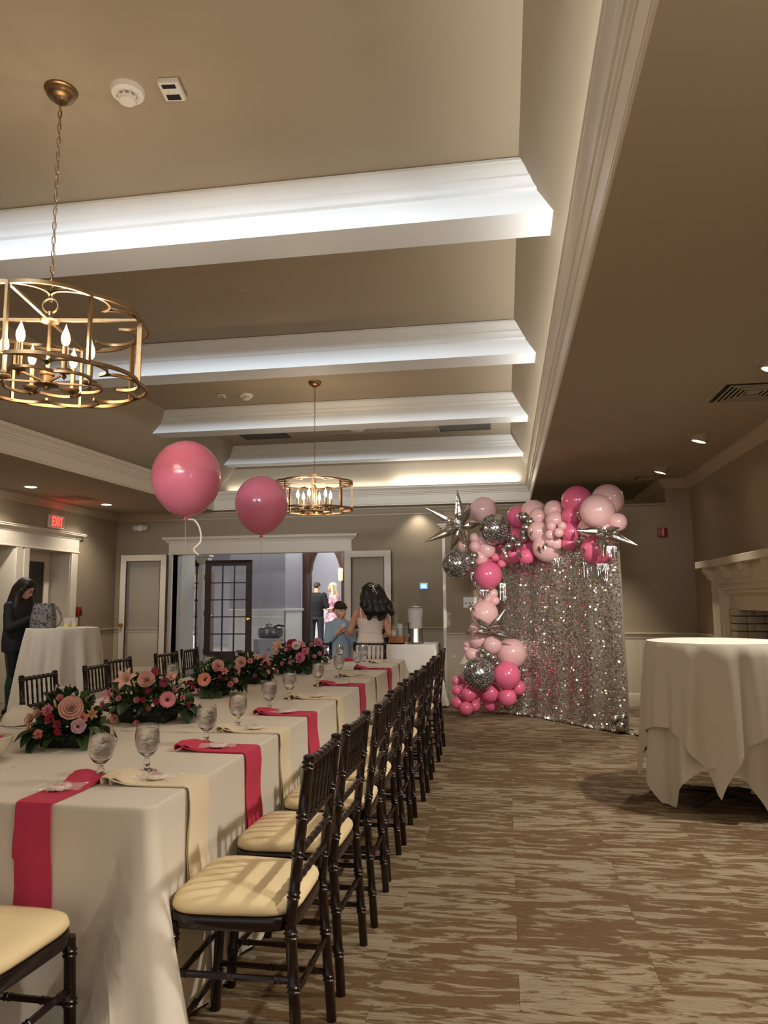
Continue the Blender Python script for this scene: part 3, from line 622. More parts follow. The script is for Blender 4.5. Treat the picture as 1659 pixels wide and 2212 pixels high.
# ------------------------------------------------------------------ banquet table: overlapping white cloths
TZ = .76
def smoothpath(pts, r, step=.025):
    out = []; P = [Vector(p) for p in pts]
    for i, p in enumerate(P):
        if 0 < i < len(P) - 1:
            a = (P[i - 1] - p).normalized(); b = (P[i + 1] - p).normalized(); s_ = p + a * r; e = p + b * r; o = p + a * r + b * r
            for k in range(5): q = (s_ - o).lerp(e - o, k / 4).normalized() * r; out.append((o + q, 1 if k == 2 else 0))
        else: out.append((p, 0))
    res = []
    for (p, k), (q, k2) in zip(out, out[1:]):
        n_ = max(1, int((q - p).length / step)); res += [(p.lerp(q, i / n_), k if i == 0 else 0) for i in range(n_)]
    return res + [out[-1]]
def cloth(name, label, path, closing, z, seed, flare=.29, hem=.03, group=None):
    """top sheet bounded by path + closing points; the path side hangs to the floor. Path runs counter-clockwise round the table."""
    R_ = random.Random(seed); pts = smoothpath(path, .035); N = len(pts); m = MB()
    P = [p for p, k in pts]; s_ = [0]
    for a, b in zip(P, P[1:]): s_.append(s_[-1] + (b - a).length)
    cs = [s_[i] for i, (p, k) in enumerate(pts) if k]
    nrm = []
    for i in range(N):
        t = (P[min(i + 1, N - 1)] - P[max(i - 1, 0)]).normalized(); nrm.append(Vector((t.y, -t.x)))
    ph = [R_.uniform(0, 6) for _ in range(4)]
    rows = [(0, 0, 0), (.004, .002, 0), (.007, .008, 0), (.008, .02, .0)] + [(.008, .02 + (z - hem - .02) * k / 14, k / 14) for k in range(1, 15)]
    vs = []
    for o_, dz, v in rows:
        for i in range(N):
            n_ = nrm[i].copy(); d = o_ + v * (.03 + .010 * math.sin(s_[i] * 9 + ph[0]) + .012 * v * math.sin(s_[i] * 17 + ph[1])) + v * v * .008 * math.sin(s_[i] * 31 + ph[2])
            for q in cs:
                ds = s_[i] - q; j = min(range(N), key=lambda a: abs(s_[a] - q)); wl = .012 + .17 * v; wr_ = .012 + .07 * v
                n_ = n_.lerp(nrm[j], math.exp(-(ds / (.05 + .2 * v)) ** 2) * .9)
                tt = min(1, max(0, (wl + .03 + ds) / .045)) if ds < 0 else min(1, max(0, (wr_ + .06 - ds) / .09)); tt = tt * tt * (3 - 2 * tt)
                d += flare * v * tt * (1 + .10 * math.cos((ds + .02) * 55) * v) - .045 * v * (math.exp(-((ds - .26) / .09) ** 2) + math.exp(-((ds + wl + .14) / .08) ** 2))
            n_.normalize(); vs.append((P[i].x + n_.x * d, P[i].y + n_.y * d, z - dz))
    m.add(vs, [(j * N + i, j * N + i + 1, (j + 1) * N + i + 1, (j + 1) * N + i) for j in range(len(rows) - 1) for i in range(N - 1)])
    top = [(p.x, p.y, z) for p in P] + [(x, y, z) for x, y in closing]
    m.add(top, [tuple(range(len(top)))])
    e = [(x, y) for x, y in ([tuple(P[-1])] + closing + [tuple(P[0])])]          # hem along the edges that overlap the next cloth
    for a, b in zip(e, e[1:]):
        m.tube([(a[0] + (b[0] - a[0]) * k / 24, a[1] + (b[1] - a[1]) * k / 24, z + .0005 + .0012 * math.sin(k * 1.3 + seed)) for k in range(25)], .002, 5)
    return tag(m.build(name, CLOTH, None, 50), label, 'tablecloth', group)
TX0, TXM, TX1 = -2.58, -1.82, -1.05; YS = [2.12, 3.35, 4.91, 6.46, 7.72]
lab = ['with a flared corner fold, nearest the camera', 'second from the camera', 'third from the camera', 'at its far end']
for k in range(4):
    a, b = YS[k] - (.015 if k else 0), YS[k + 1] + (.015 if k < 3 else 0); z = TZ + .0018 * (k % 2)
    if k == 0: pr_, pl_ = [(TXM, a), (TX1, a), (TX1, b)], [(TX0, b), (TX0, a), (TXM + .01, a)]
    elif k == 3: pr_, pl_ = [(TX1, a), (TX1, b), (TXM, b)], [(TXM + .01, b), (TX0, b), (TX0, a)]
    else: pr_, pl_ = [(TX1, a), (TX1, b)], [(TX0, b), (TX0, a)]
    cr = [(TXM, b)] if k == 0 else [(TXM, a)] if k == 3 else [(TXM, b), (TXM, a)]
    cl = [(TXM + .01, b)] if k == 0 else [(TXM + .01, a)] if k == 3 else [(TXM + .01, a), (TXM + .01, b)]
    cloth('tablecloth', 'white tablecloth on the aisle half, ' + lab[k], pr_, cr, z + .001, k)
    cloth('tablecloth', 'white banquet tablecloth on the window-side half of the table, ' + ['at the near end', 'second from the near end', 'third from the near end', 'at the far end'][k], pl_, cl, z, 10 + k)
# ------------------------------------------------------------------ chiavari chairs
def bamboo(m, a, b, r, nodes, n=8, bump=1.28, twist=False):
    a, b = Vector(a), Vector(b); L = (b - a).length; ts = [(0, 1)]
    for t in nodes:
        d = .006 / L
        for o_, s_ in ((-2.2, 1), (-1.1, bump), (-.35, 1.04), (.35, 1.04), (1.1, bump), (2.2, 1)): ts.append((min(1, max(0, t + o_ * d)), s_))
    ts.append((1, 1)); ts.sort()
    m.tube([a.lerp(b, t) for t, s_ in ts], [r * s_ for t, s_ in ts], n); return m
def rope(m, a, b, r, knots, n=8):
    a, b = Vector(a), Vector(b); pts, rs = [], []
    for i in range(knots * 6 + 1):
        f = i / (knots * 6); pts.append(a.lerp(b, f)); rs.append(r * (.8 + .4 * abs(math.sin(PI * f * knots)) ** .6))
    m.tube(pts, rs, n); return m
def make_chair():
    t = thing('chiavari_chair', 'x', 'chair')
    P_ = lambda m, n: m.build(n, CHAIRW, t, 45)
    for s_ in (-1, 1):
        m = MB(); bamboo(m, (s_ * .192, -.218, 0), (s_ * .183, -.185, .45), .0165, [.3, .62, .93]); P_(bamboo(m, (s_ * .183, -.185, .45), (s_ * .176, -.236, .905), .0165, [.17, .42, .65, .96]).lathe([(.0165, 0), (.018, .006), (.017, .014), (.008, .018)], 10, Matrix.Translation((s_ * .176, -.236, .9))), 'leg')
        P_(bamboo(MB(), (s_ * .198, .185, 0), (s_ * .19, .165, .44), .0165, [.28, .6, .9]), 'leg')
    at_ = lambda z: -.185 - .051 * (z - .45) / .455
    P_(rope(MB(), (-.17, at_(.895), .893), (.17, at_(.895), .893), .0125, 7), 'top_rail')
    for z in (.72, .64, .56): P_(rope(MB(), (-.175, at_(z), z), (.175, at_(z), z), .0105, 7), 'cross_rail')
    for k in range(6):
        x = -.125 + .05 * k; P_(bamboo(MB(), (x, at_(.72), .722), (x, at_(.89), .888), .0065, [.3, .7], 7, 1.25), 'spindle')
    def se(u, sc, z, dz=0):
        a = 2 * PI * u; ca, sa = math.cos(a), math.sin(a); e = .42
        x = abs(ca) ** e * (1 if ca > 0 else -1); y = abs(sa) ** e * (1 if sa > 0 else -1)
        return (x * (.2 + .012 * y) * sc, y * .195 * sc, z)
    fr = MB()
    prof = [(.86, .425), (1.0, .425), (1.02, .432), (1.02, .455), (1.0, .462), (.84, .462)]
    fr.grid(lambda u, v: se(u, prof[round(v * 5)][0], prof[round(v * 5)][1]), 44, 5, True); P_(fr, 'seat_frame')
    cu = MB(); cp = [(.9, .462), (.985, .466), (1.01, .478), (.99, .492), (.93, .502), (.8, .509), (.5, .513), (.2, .515), (0.001, .515)]
    cu.grid(lambda u, v: se(u, cp[round(v * 8)][0], cp[round(v * 8)][1] + .0025 * math.sin(u * 50) * (1 if 1 < round(v * 8) < 4 else 0)), 44, 8, True)
    cu.build('cushion', CUSH, t, 60)
    for s_ in (-1, 1):
        for z in (.3, .15): P_(bamboo(MB(), (s_ * .189, -.198, z), (s_ * .194, .174, z), .0095, [.12, .5, .88], 7), 'stretcher')
    for z in (.26, .12): P_(bamboo(MB(), (-.19, .175, z), (.19, .175, z), .0095, [.2, .5, .8], 7), 'stretcher')
    P_(bamboo(MB(), (-.186, -.2, .26), (.186, -.2, .26), .0095, [.2, .5, .8], 7), 'stretcher')
    return t
chair0 = make_chair(); used = []
ORD = ['nearest', 'second', 'third', 'fourth', 'fifth', 'sixth', 'seventh', 'eighth', 'farthest']
def put_chair(x, y, rz, label, group):
    if not used: chair0.location = (x, y, 0); chair0.rotation_euler = (0, 0, rz); o = chair0
    else: o = dup(chair0, (x, y, 0), rz)
    used.append(o); o['label'] = label; o['group'] = group
for k, y in enumerate([2.335, 2.88, 3.42, 3.94, 4.48, 5.03, 5.64, 6.29, 6.95]):
    put_chair(-.815 + random.Random(k).uniform(-.012, .012) * (k > 1), y, PI / 2 + random.Random(k + 50).uniform(-.035, .035),
              'dark mahogany chair with ivory cushion in the aisle row, ' + (ORD[k] + (' to the camera' if k == 0 else ' from the camera' if 0 < k < 8 else ', by the pink balloons')), 'chairs along the aisle side of the long table')
put_chair(-1.42, 1.85, -.02, 'dark chair with ivory cushion facing the near table end, only its seat in view', 'chairs at the table ends')
for k, (x, y, a) in enumerate([(-2.78, 4.46, .0), (-2.8, 5.2, .05), (-2.93, 5.72, -.05), (-2.85, 6.42, -.1), (-2.88, 7.02, .0)]):
    put_chair(x, y, -PI / 2 + a, ['dark chair back nearest the camera on the window side, before the white cocktail table', 'dark chair back second on the window side, left of the glass door leaf', 'dark chair back partly hidden behind the second window-side chair', 'dark chair back before the open doorway, behind the larger balloon ribbon', 'dark chair back before the dark fifteen-pane door'][k], 'chairs along the window side of the long table')
put_chair(-1.53, 7.96, PI - .1, 'dark chair at the far table end, in front of the girl in white', 'chairs at the table ends')
put_chair(-2.13, 7.96, PI, 'dark chair at the far table end, mostly hidden behind the farthest flowers', 'chairs at the table ends')
# ------------------------------------------------------------------ napkins with wrapped cookies
def napkin(label, mt, ox, oy, ang, L, hang, w=.165, seed=0, split=.0, z0=TZ + .004):
    """folded strip lying toward the table edge at (ox, oy) and hanging over it; ang = direction pointing off the table"""
    R_ = random.Random(seed); m = MB(); e = Vector((math.cos(ang), math.sin(ang), 0)); sd = Vector((-e.y, e.x, 0)); o0 = Vector((ox, oy, 0))
    def strip(wl, wr, L, hang, lift, skew, dz):
        path = [(-L, .004), (-L - .004, .014), (-L + .004, .024), (-L + .02, .024), (-L + .045, .012), (-L + .09, .006), (-L * .5, .005), (-.02, .005), (-.004, .005), (.012, .002), (.018, -.01)]
        path += [(.018 + lift * k / 8 + .004 * math.sin(k + seed), -.01 - hang * k / 8) for k in range(1, 9)]
        vs = []; K = 6; N = len(path)
        for j, (d, z) in enumerate(path):
            hk = max(0, j - 10) / 8
            for i in range(K + 1):
                f = i / K; wdt = -wl + (wl + wr) * f; curl = (.018 * (1 - abs(2 * f - .6)) if j in (1, 2, 3) else 0) + (.006 if j == 4 else 0)
                q = o0 + e * (d + .006 * hk * math.sin(f * 5 + seed)) + sd * (wdt * (1 + .06 * hk) + skew * hk) + Vector((0, 0, z0 + z + curl * .6 + dz))
                vs.append(q)
        up = len(vs)
        for j in range(N):
            a = Vector(vs[min(j + 1, N - 1) * (K + 1)]) - Vector(vs[max(j - 1, 0) * (K + 1)]); n_ = sd.cross(a).normalized()
            for i in range(K + 1): vs.append(vs[j * (K + 1) + i] + n_ * .0035)
        fs = []
        for j in range(N - 1):
            for i in range(K):
                q = (j * (K + 1) + i, j * (K + 1) + i + 1, (j + 1) * (K + 1) + i + 1, (j + 1) * (K + 1) + i); fs += [q, tuple(up + x for x in reversed(q))]
            for i in (0, K): a = j * (K + 1) + i; b = a + K + 1; fs.append((a, b, up + b, up + a))
        for j in (0, N - 1):
            for i in range(K): a = j * (K + 1) + i; fs.append((a, a + 1, up + a + 1, up + a))
        m.add(vs, fs)
    strip(w / 2, w / 2, L, hang, .012, split, .0)
    strip(w / 2 - .004, w / 2 - .002, L - .03, hang * .93, -.002, -split * .8 if split else .004, -.0035)
    return tag(m.build('napkin', mt, None, 50), label, 'napkin', 'napkins hanging over the table edge')
COOK = mat('iced_cookie', c(240, 226, 214), .6, var=.1, vscale=60); COOKP = mat('pink_icing', c(232, 160, 170), .5)
ck = MB().lathe([(.0, 0), (.036, .001), (.038, .005), (.035, .009), (.0, .0105)], 22).mesh('cookie', 50); ck.materials.append(COOK)
ic = MB(); [ic.tube([(-.02, q, .0108), (-.006, q + .004, .0112), (.008, q - .003, .0112), (.021, q + .002, .0108)], .0016, 5) for q in (-.009, .0, .009)]
ic = ic.mesh('icing', 50); ic.materials.append(COOKP)
def wrapmesh(seed):
    R_ = random.Random(seed); m = MB()
    def f(u, v):
        x, y = (u - .5) * .15, (v - .5) * .1; e_ = max(0, 1 - (x / .052) ** 2 - (y / .048) ** 2)
        return (x + R_.uniform(-.003, .003), y + R_.uniform(-.003, .003), .002 + .0125 * e_ ** .5 + R_.uniform(0, .006) * (1 - .6 * e_))
    m.grid(f, 16, 12); me = m.mesh('wrapper', 20); me.materials.append(FILM); return me
wm = [wrapmesh(i) for i in range(4)]
def cookie(x, y, rz, label):
    t = thing('wrapped_cookie', label, 'cookie', (x, y, TZ + .0135), rz, 'wrapped cookies on the napkins'); link('cookie', ck, None, t); link('icing', ic, None, t); link('wrapper', wm[len(label) % 4], None, t)
ns = [(2.43, 'c'), (2.975, 'p'), (3.42, 'c'), (3.93, 'p'), (4.60, 'c'), (5.33, 'p'), (5.98, 'c'), (6.6, 'p'), (7.3, 'c')]
nth = {'c': 0, 'p': 0}
NL = ['nearest the camera', 'second from the camera', 'third from the camera', 'fourth from the camera', 'farthest from the camera']
for k, (y, q) in enumerate(ns):
    i = nth[q]; nth[q] += 1; w_ = NL[i] if not (q == 'p' and i == 3) else 'farthest from the camera'
    napkin(('cream' if q == 'c' else 'hot pink') + ' folded napkin over the aisle edge of the table, ' + w_, CREAMN if q == 'c' else PINKN, TX1, y, .03 * (-1) ** k, .29, .31 + .01 * (k % 3), seed=k)
    cookie(TX1 - .135, y, .3 * k, 'cellophane wrapped iced cookie lying on the ' + ('cream' if q == 'c' else 'pink') + ' aisle napkin ' + w_)
napkin('hot pink napkin with a split tail over the near end of the table', PINKN, -1.42, 2.12, -PI / 2 - .02, .3, .36, .118, 31, split=.02)
cookie(-1.43, 2.25, .2, 'cellophane wrapped iced cookie lying on the pink napkin at the near table end')
napkin('hot pink napkin folded at the far end of the table beside a goblet', PINKN, -1.62, 7.72, PI / 2, .28, .2, .15, 33); cookie(-1.62, 7.6, .2, 'wrapped cookie at the far table end on a pink napkin')
napkin('hot pink napkin on the window side behind the middle flower arrangements', PINKN, TX0, 6.25, PI, .32, .3, .17, 35)
# ------------------------------------------------------------------ water goblets
ICE = mat('iced_water', c(250, 249, 246), .0, 0, bump=1.0, bscale=48, IOR=1.33, Transmission_Weight=1.0)
gp = [(.0, .0), (.034, .0), (.036, .003), (.03, .007), (.012, .013), (.0085, .02), (.0125, .029), (.0125, .034), (.008, .041), (.009, .05), (.02, .058), (.032, .071), (.0395, .088), (.0415, .105), (.0405, .125), (.0375, .145), (.0355, .158)]
gi = [(.0343, .158), (.0362, .145), (.0392, .125), (.04, .105), (.038, .088), (.0305, .072), (.018, .061), (.0, .057)]
gmesh = MB().lathe(gp + gi, 28, cap=False).mesh('bowl', 50); gmesh.materials.append(GLASS)
wp_ = [(.0, .0585), (.0175, .0622), (.0298, .0732), (.037, .0885), (.0388, .105), (.038, .125), (.0358, .1405), (.02, .146), (.0, .143)]
wmesh = MB().lathe(wp_, 24, cap=False).mesh('iced_water', 60); wmesh.materials.append(ICE)
def goblet(x, y, rz, label):
    t = thing('water_goblet', label, 'glass', (x, y, TZ + .003), rz, 'goblets of iced water on the long table'); t.scale = (1.06,) * 3
    link('bowl', gmesh, None, t); link('iced_water', wmesh, None, t)
gs = [(-1.375, 2.40, 'behind the pink napkin at the near table end'), (-1.278, 2.54, 'at the nearest cream aisle napkin'), (-1.272, 3.06, 'at the nearest hot pink aisle napkin'), (-1.277, 3.45, 'at the second cream aisle napkin'),
      (-1.31, 4.03, 'at the second hot pink aisle napkin'), (-1.345, 4.54, 'at the third cream aisle napkin'), (-1.343, 5.25, 'at the third hot pink aisle napkin'), (-1.338, 5.9, 'at the fourth cream aisle napkin'),
      (-1.317, 6.55, 'at the farthest hot pink aisle napkin'), (-1.43, 7.42, 'at the farthest cream aisle napkin'), (-1.68, 7.46, 'at the far table end nearest the boy'),
      (-2.37, 3.72, 'behind the nearest flower arrangement'), (-2.4, 5.12, 'beside the larger balloon ribbon'), (-2.43, 5.85, 'behind the third flower arrangement'), (-2.4, 6.5, 'behind the fourth flower arrangement')]
for k, (x, y, w_) in enumerate(gs): goblet(x, y, k * .7, 'stemmed goblet of iced water ' + w_)
# ------------------------------------------------------------------ cocktail tables with draped cloths
def cocktail_cloth(name, label, x, y, r0, z, a, rot, seed, n1=9, off=0, mt=CLOTH, hem=.04, full=.07):
    R_ = random.Random(seed); ph = [R_.uniform(0, 6) for _ in range(4)]; N = 160; m = MB()
    def L_(t):
        q = t - rot; return min(z - hem, a / max(abs(math.cos(q)), abs(math.sin(q))) - r0)
    rows = [(-1, 0), (-.5, 0), (0, 0)] + [(0, .006), (0, .016)] + [(1, k / 16) for k in range(1, 17)]
    vs = []
    for md, v in rows:
        for i in range(N):
            t = 2 * PI * i / N
            if md < 0: rr = r0 * (-md - 1) * -1 if md == -1 else r0 * .6; rr = {-1: .001, -.5: r0 * .6}[md]; zz = z
            elif md == 0: rr = r0 + v * .4; zz = z - v
            else:
                L = L_(t); w = (n1 * t + ph[0]); f = v ** .8
                pl = math.sin(w + .8 * math.sin(2 * t + ph[1])); pl2 = math.sin(2.13 * w + ph[2])
                k4 = .5 + .5 * math.cos(4 * (t - rot) + PI)     # corners of the square hang in deeper folds
                rr = r0 + off + .008 + f * (full * .8 + full * .75 * pl * (.5 + .7 * k4) + .018 * pl2); zz = z - .016 - (L - .016) * v
            vs.append((x + rr * math.cos(t), y + rr * math.sin(t), zz))
    nr = len(rows)
    m.add(vs, [(j * N + i, j * N + (i + 1) % N, (j + 1) * N + (i + 1) % N, (j + 1) * N + i) for j in range(nr - 1) for i in range(N)])
    return tag(m.build(name, mt, None, 60), label, 'tablecloth')
def cocktail(x, y, r, lab1):
    t = thing('cocktail_table', lab1, 'table', (x, y, 0))
    GREY = mat('table_base_metal', c(90, 82, 74), .45, .6)
    MB().lathe([(0, 1.035), (r - .01, 1.035), (r - .008, 1.06), (0, 1.06)], 40).build('tabletop', mat('table_ply', c(150, 120, 84), .6), t)
    MB().lathe([(.036, .05), (.036, 1.035)], 16).build('column', GREY, t)
    for k in range(4):
        a = PI / 4 + k * PI / 2; MB().tube([(.02 * math.cos(a), .02 * math.sin(a), .06), (.2 * math.cos(a), .2 * math.sin(a), .045), (.34 * math.cos(a), .34 * math.sin(a), .016)], [.026, .02, .014], 6).build('foot', GREY, t)
WARMC = CLOTH
cocktail(1.43, 5.5, .43, 'tall round cocktail table under white cloth before the fireplace, its metal feet showing')
cocktail_cloth('tablecloth', 'upper white square cloth with zigzag hem on the cocktail table by the fireplace', 1.43, 5.5, .445, 1.074, 1.0, .5, 3, 11, .006, full=.05)
cocktail_cloth('tablecloth', 'lower white cloth reaching near the carpet on the cocktail table by the fireplace', 1.43, 5.5, .437, 1.068, 1.2, 1.28, 5, 9, -.012, hem=.012, full=.05)
cocktail(-5.40, 8.42, .40, 'tall round cocktail table under white cloth beside the woman in the dark jacket')
cocktail_cloth('tablecloth', 'white cloth on the cocktail table that carries the patterned bag', -5.40, 8.42, .41, 1.072, 1.28, .2, 8, 11, 0, hem=.02, full=.1)
# patterned bag, plastic cups and a candy on the far cocktail table
bagm = bpy.data.materials.new('patterned_bag_fabric'); bagm.use_nodes = True
nt = bagm.node_tree; tc = nt.nodes.new('ShaderNodeTexCoord'); vo = nt.nodes.new('ShaderNodeTexNoise'); vo.inputs['Scale'].default_value = 66; vo.inputs['Detail'].default_value = 2
mp = nt.nodes.new('ShaderNodeMapping'); mp.inputs['Scale'].default_value = (1, 1, .55); nt.links.new(tc.outputs['Object'], mp.inputs[0]); nt.links.new(mp.outputs[0], vo.inputs['Vector'])
rp = nt.nodes.new('ShaderNodeValToRGB'); rp.color_ramp.interpolation = 'CONSTANT'; rp.color_ramp.elements[0].color = c(30, 28, 30); rp.color_ramp.elements[1].position = .43; rp.color_ramp.elements[1].color = c(134, 128, 126)
nt.links.new(vo.outputs['Fac'], rp.inputs[0]); nt.links.new(rp.outputs[0], nt.nodes['Principled BSDF'].inputs['Base Color'])
bg = thing('patterned_bag', 'grey patterned backpack with dark print and looped strap on cocktail table', 'bag', (-5.61, 8.33, 1.078), .15)
mb_ = MB()
def bagf(u, v):
    a = 2 * PI * u; e = .55; ca, sa = math.cos(a), math.sin(a); k = [(1.0, 0), (1.03, .03), (1.0, .12), (.9, .22), (.82, .27), (.74, .288), (.4, .296), (.001, .298)][round(v * 7)]
    return (abs(ca) ** e * (1 if ca > 0 else -1) * .145 * k[0] + .012 * v, abs(sa) ** e * (1 if sa > 0 else -1) * .085 * k[0], k[1])
mb_.grid(bagf, 40, 7, True).quad(*[bagf(i / 40, 0) for i in range(40)]); mb_.build('body', bagm, bg, 60)
MB().tube([bagf(i / 40, 5 / 7) for i in range(41)], .006, 6, closed=False).build('zip_edge', bagm, bg)
MB().box(-.1, .1, -.1, -.078, .05, .16, .012).build('front_pocket', bagm, bg)
MB().tube([(.11, 0, .275), (.17, 0, .235), (.215, .0, .17), (.225, .0, .1), (.2, .0, .03), (.15, 0, .005), (.12, 0, .006)], .014, 6, flat=.35).build('strap', bagm, bg)
LEM = mat('lemonade', c(240, 226, 110), .2); CUPM = glass_mat('clear_cup', (1, 1, 1, 1), .05, 1.4, 0, .14)
def cup(x, y, z, label, fill=.05, group=None, h=.115):
    t = thing('plastic_cup', label, 'cup', (x, y, z), 0, group)
    MB().lathe([(.0, 0), (.03, 0), (.043, h), (.0445, h + .002), (.042, h), (.0295, .003), (.0, .003)], 20, cap=False).build('cup', CUPM, t)
    if fill: MB().lathe([(.0, .004), (.029, .004), (.029 + .012 * fill / h, fill), (.0, fill)], 20, cap=False).build('drink', LEM, t)
cup(-5.27, 8.3, 1.079, 'clear plastic cup of yellow drink nearest the patterned bag', .045); cup(-5.21, 8.36, 1.079, 'clear plastic cup of yellow drink nearest the table rim, behind the other cup', .055)
tag(MB().ell((0, 0, .012), (.014, .012, .012), 10, 6).build('candy', mat('pink_candy', c(222, 120, 140), .4), None, 60, (-5.09, 8.44, 1.078)), 'tiny pink candy on the far cocktail table', 'candy')
# ------------------------------------------------------------------ bowls on the long table
BOWLM = mat('white_ceramic', c(232, 224, 208), .25)
def bowl(loc, r, label, rot=(0, 0, 0), petals=True, s=1.0):
    t = thing('ceramic_bowl', label, 'bowl', loc); t.rotation_euler = rot
    h = r * .82
    MB().lathe([(.0, .0), (r * .45, 0), (r * .5, .006), (r * .8, h * .38), (r * .95, h * .75), (r, h), (r * .97, h + .003), (r * .93, h), (r * .87, h * .7), (r * .7, h * .32), (r * .3, h * .1), (0, h * .09)], 36, cap=False).build('bowl', BOWLM, t)
    if petals:
        R_ = random.Random(7); m = MB()
        for k in range(60):
            a, q = R_.uniform(0, 6.28), r * .75 * R_.random() ** .5; z = h * (.68 + .22 * R_.random()); d = Vector((R_.uniform(-1, 1), R_.uniform(-1, 1), R_.uniform(-.5, .5))) * .02; e_ = Vector((R_.uniform(-1, 1), R_.uniform(-1, 1), R_.uniform(-.6, .6))) * .014
            p = Vector((q * math.cos(a), q * math.sin(a), z)); w_ = d.cross(e_).normalized() * .006; m.add([p - d, p - d * .4 - e_ * .8 + w_, p + d * .5 - e_ * .7 + w_ * 1.4, p + d + w_, p + d * .5 + e_ * .7 + w_ * 1.4, p - d * .4 + e_ * .8 + w_, p], [(0, 1, 6), (1, 2, 6), (2, 3, 6), (3, 4, 6), (4, 5, 6), (5, 0, 6)])
        stuff(m.build('petals', mat('rose_petals', c(206, 64, 100), .6), t, 0))
bowl((-2.02, 2.66, TZ + .003), .105, 'white bowl of pink petals nearest the camera, cut by the picture edge')
bowl((-1.97, 3.32, TZ + .003), .09, 'white bowl of pink petals between the first two flower arrangements')
bowl((-2.42, 3.43, TZ + .09), .085, 'white bowl turned over behind the nearest flower arrangement', (PI + .15, 0, 0), False)
# ------------------------------------------------------------------ drinks table by the far wall
cloth('tablecloth', 'white cloth on the drinks table beside the girl in white', [(-2.3, 9.85), (-.93, 9.85), (-.93, 10.55)], [(-2.3, 10.55)], .79, 40, flare=.22)
WDN = mat('caddy_wood', c(150, 92, 46), .5, var=.25, vscale=14)
bx = thing('cup_caddy', 'small wooden caddy holding stacks of clear cups on the drinks table', 'caddy', (-1.47, 10.05, .795))
MB().box(-.1, .1, -.09, .09, 0, .012).box(-.1, .1, -.09, -.078, .0, .1).box(-.1, .1, .078, .09, .0, .1).box(-.1, -.088, -.078, .078, .0, .1).box(.088, .1, -.078, .078, .0, .1).build('box', WDN, bx)
for x, n_, w_ in ((-1.515, 4, 'shorter'), (-1.43, 8, 'taller')):
    t = thing('cup_stack', w_ + ' stack of clear plastic cups standing in the wooden caddy', 'cups', (x, 10.05, .808))
    cm = MB().lathe([(.03, 0), (.042, .11), (.0435, .112)], 18, cap=False).mesh('cup', 50); cm.materials.append(CUPM)
    for k in range(n_): link('cup', cm, None, t, (0, 0, .12 + .014 * k if False else .018 * k + (.0 if n_ < 6 else .02)))
bt = thing('bottle_holder', 'black tapered container beside the wooden cup caddy', 'container', (-1.62, 10.0, .795))
MB().lathe([(.035, 0), (.04, .01), (.055, .19), (.052, .19), (.036, .012)], 18).build('body', BLACK, bt)
for k in range(5): MB().tube([(.02 * math.cos(k * 1.3), .02 * math.sin(k * 1.3), .02), (.05 * math.cos(k * 1.3), .05 * math.sin(k * 1.3), .25)], .004, 5).build('straw', BLACK, bt)
dp = thing('drink_dispenser', 'tall clear drink dispenser with steel base and black tap', 'drink dispenser', (-1.22, 10.1, .795))
MB().lathe([(.0, 0), (.115, 0), (.118, .012), (.108, .02), (.1, .09), (.094, .17), (.09, .2), (.0, .2)], 32).build('base', STEEL, dp)
MB().lathe([(.088, .2), (.09, .22), (.1, .34), (.108, .48), (.105, .48), (.0965, .34), (.086, .215), (.0, .212)], 32, cap=False).build('jar', CUPM, dp)
MB().lathe([(.0, .214), (.084, .216), (.094, .34), (.099, .4), (.0, .4)], 28, cap=False).build('water', glass_mat('dispenser_water', (.97, .97, .95, 1), .05, 1.33, .0, .05), dp)
MB().lathe([(.112, .48), (.114, .488), (.07, .5), (.02, .51), (.012, .53), (.014, .54), (.0, .545)], 28).build('lid', STEEL, dp)
MB().tube([(-.06, -.07, .19), (-.075, -.115, .19)], .014, 8).tube([(-.075, -.115, .2), (-.075, -.115, .14)], .012, 8).tube([(-.075, -.115, .2), (-.08, -.115, .25), (-.065, -.115, .275), (-.09, -.115, .29), (-.1, -.115, .275), (-.08, -.115, .25)], .006, 6).build('tap', BLACK, dp)
ub = thing('chafing_urn', 'square stainless steel urn behind the boy', 'urn', (-2.06, 10.15, .795))
MB().box(-.12, .12, -.1, .1, .0, .02, .004).box(-.11, .11, -.09, .09, .02, .2, .01).build('body', STEEL, ub); MB().box(-.115, .115, -.095, .095, .2, .225, .008).lathe([(.012, .225), (.014, .24), (.018, .25), (0, .256)], 12).build('lid', BLACK, ub)
# hall: clear bin with a silver duffel bag on it
bn_ = thing('storage_bin', 'clear plastic storage bin on the hall floor under the duffel bag', 'bin', (-4.68, 14.3, HZ))
BINP = mat('clear_bin_plastic', c(190, 196, 206), .25, 0, Alpha=.55)
bm_ = MB()
for (x0, x1, y0_, y1_) in ((-.24, .24, -.2, -.195), (-.24, .24, .195, .2), (-.24, -.235, -.2, .2), (.235, .24, -.2, .2)): bm_.box(x0, x1, y0_, y1_, 0, .48)
bm_.box(-.24, .24, -.2, .2, 0, .006); bm_.build('tub', BINP, bn_); MB().box(-.26, .26, -.22, .22, .48, .505, .008).build('lid', BINP, bn_)
df_ = thing('duffel_bag', 'crinkled silver duffel bag with black strap on the plastic bin', 'bag', (-4.64, 14.3, HZ + .507))
R_ = random.Random(5); m = MB(); SILB = mat('silver_duffel_nylon', c(120, 118, 122), .25, .7, bump=1.0, bscale=22)
def duf(u, v):
    a = 2 * PI * u; x = (v - .5) * .5; s_ = (1 - (2 * v - 1) ** 10) ** .5 * (1 + .06 * math.sin(v * 22) + .04 * math.sin(u * 40))
    return (x, .13 * math.copysign(abs(math.cos(a)) ** .6, math.cos(a)) * s_, max(0, .115 + .135 * math.copysign(abs(math.sin(a)) ** .7, math.sin(a)) * s_ * (1 - .25 * (2 * v - 1) ** 2)))
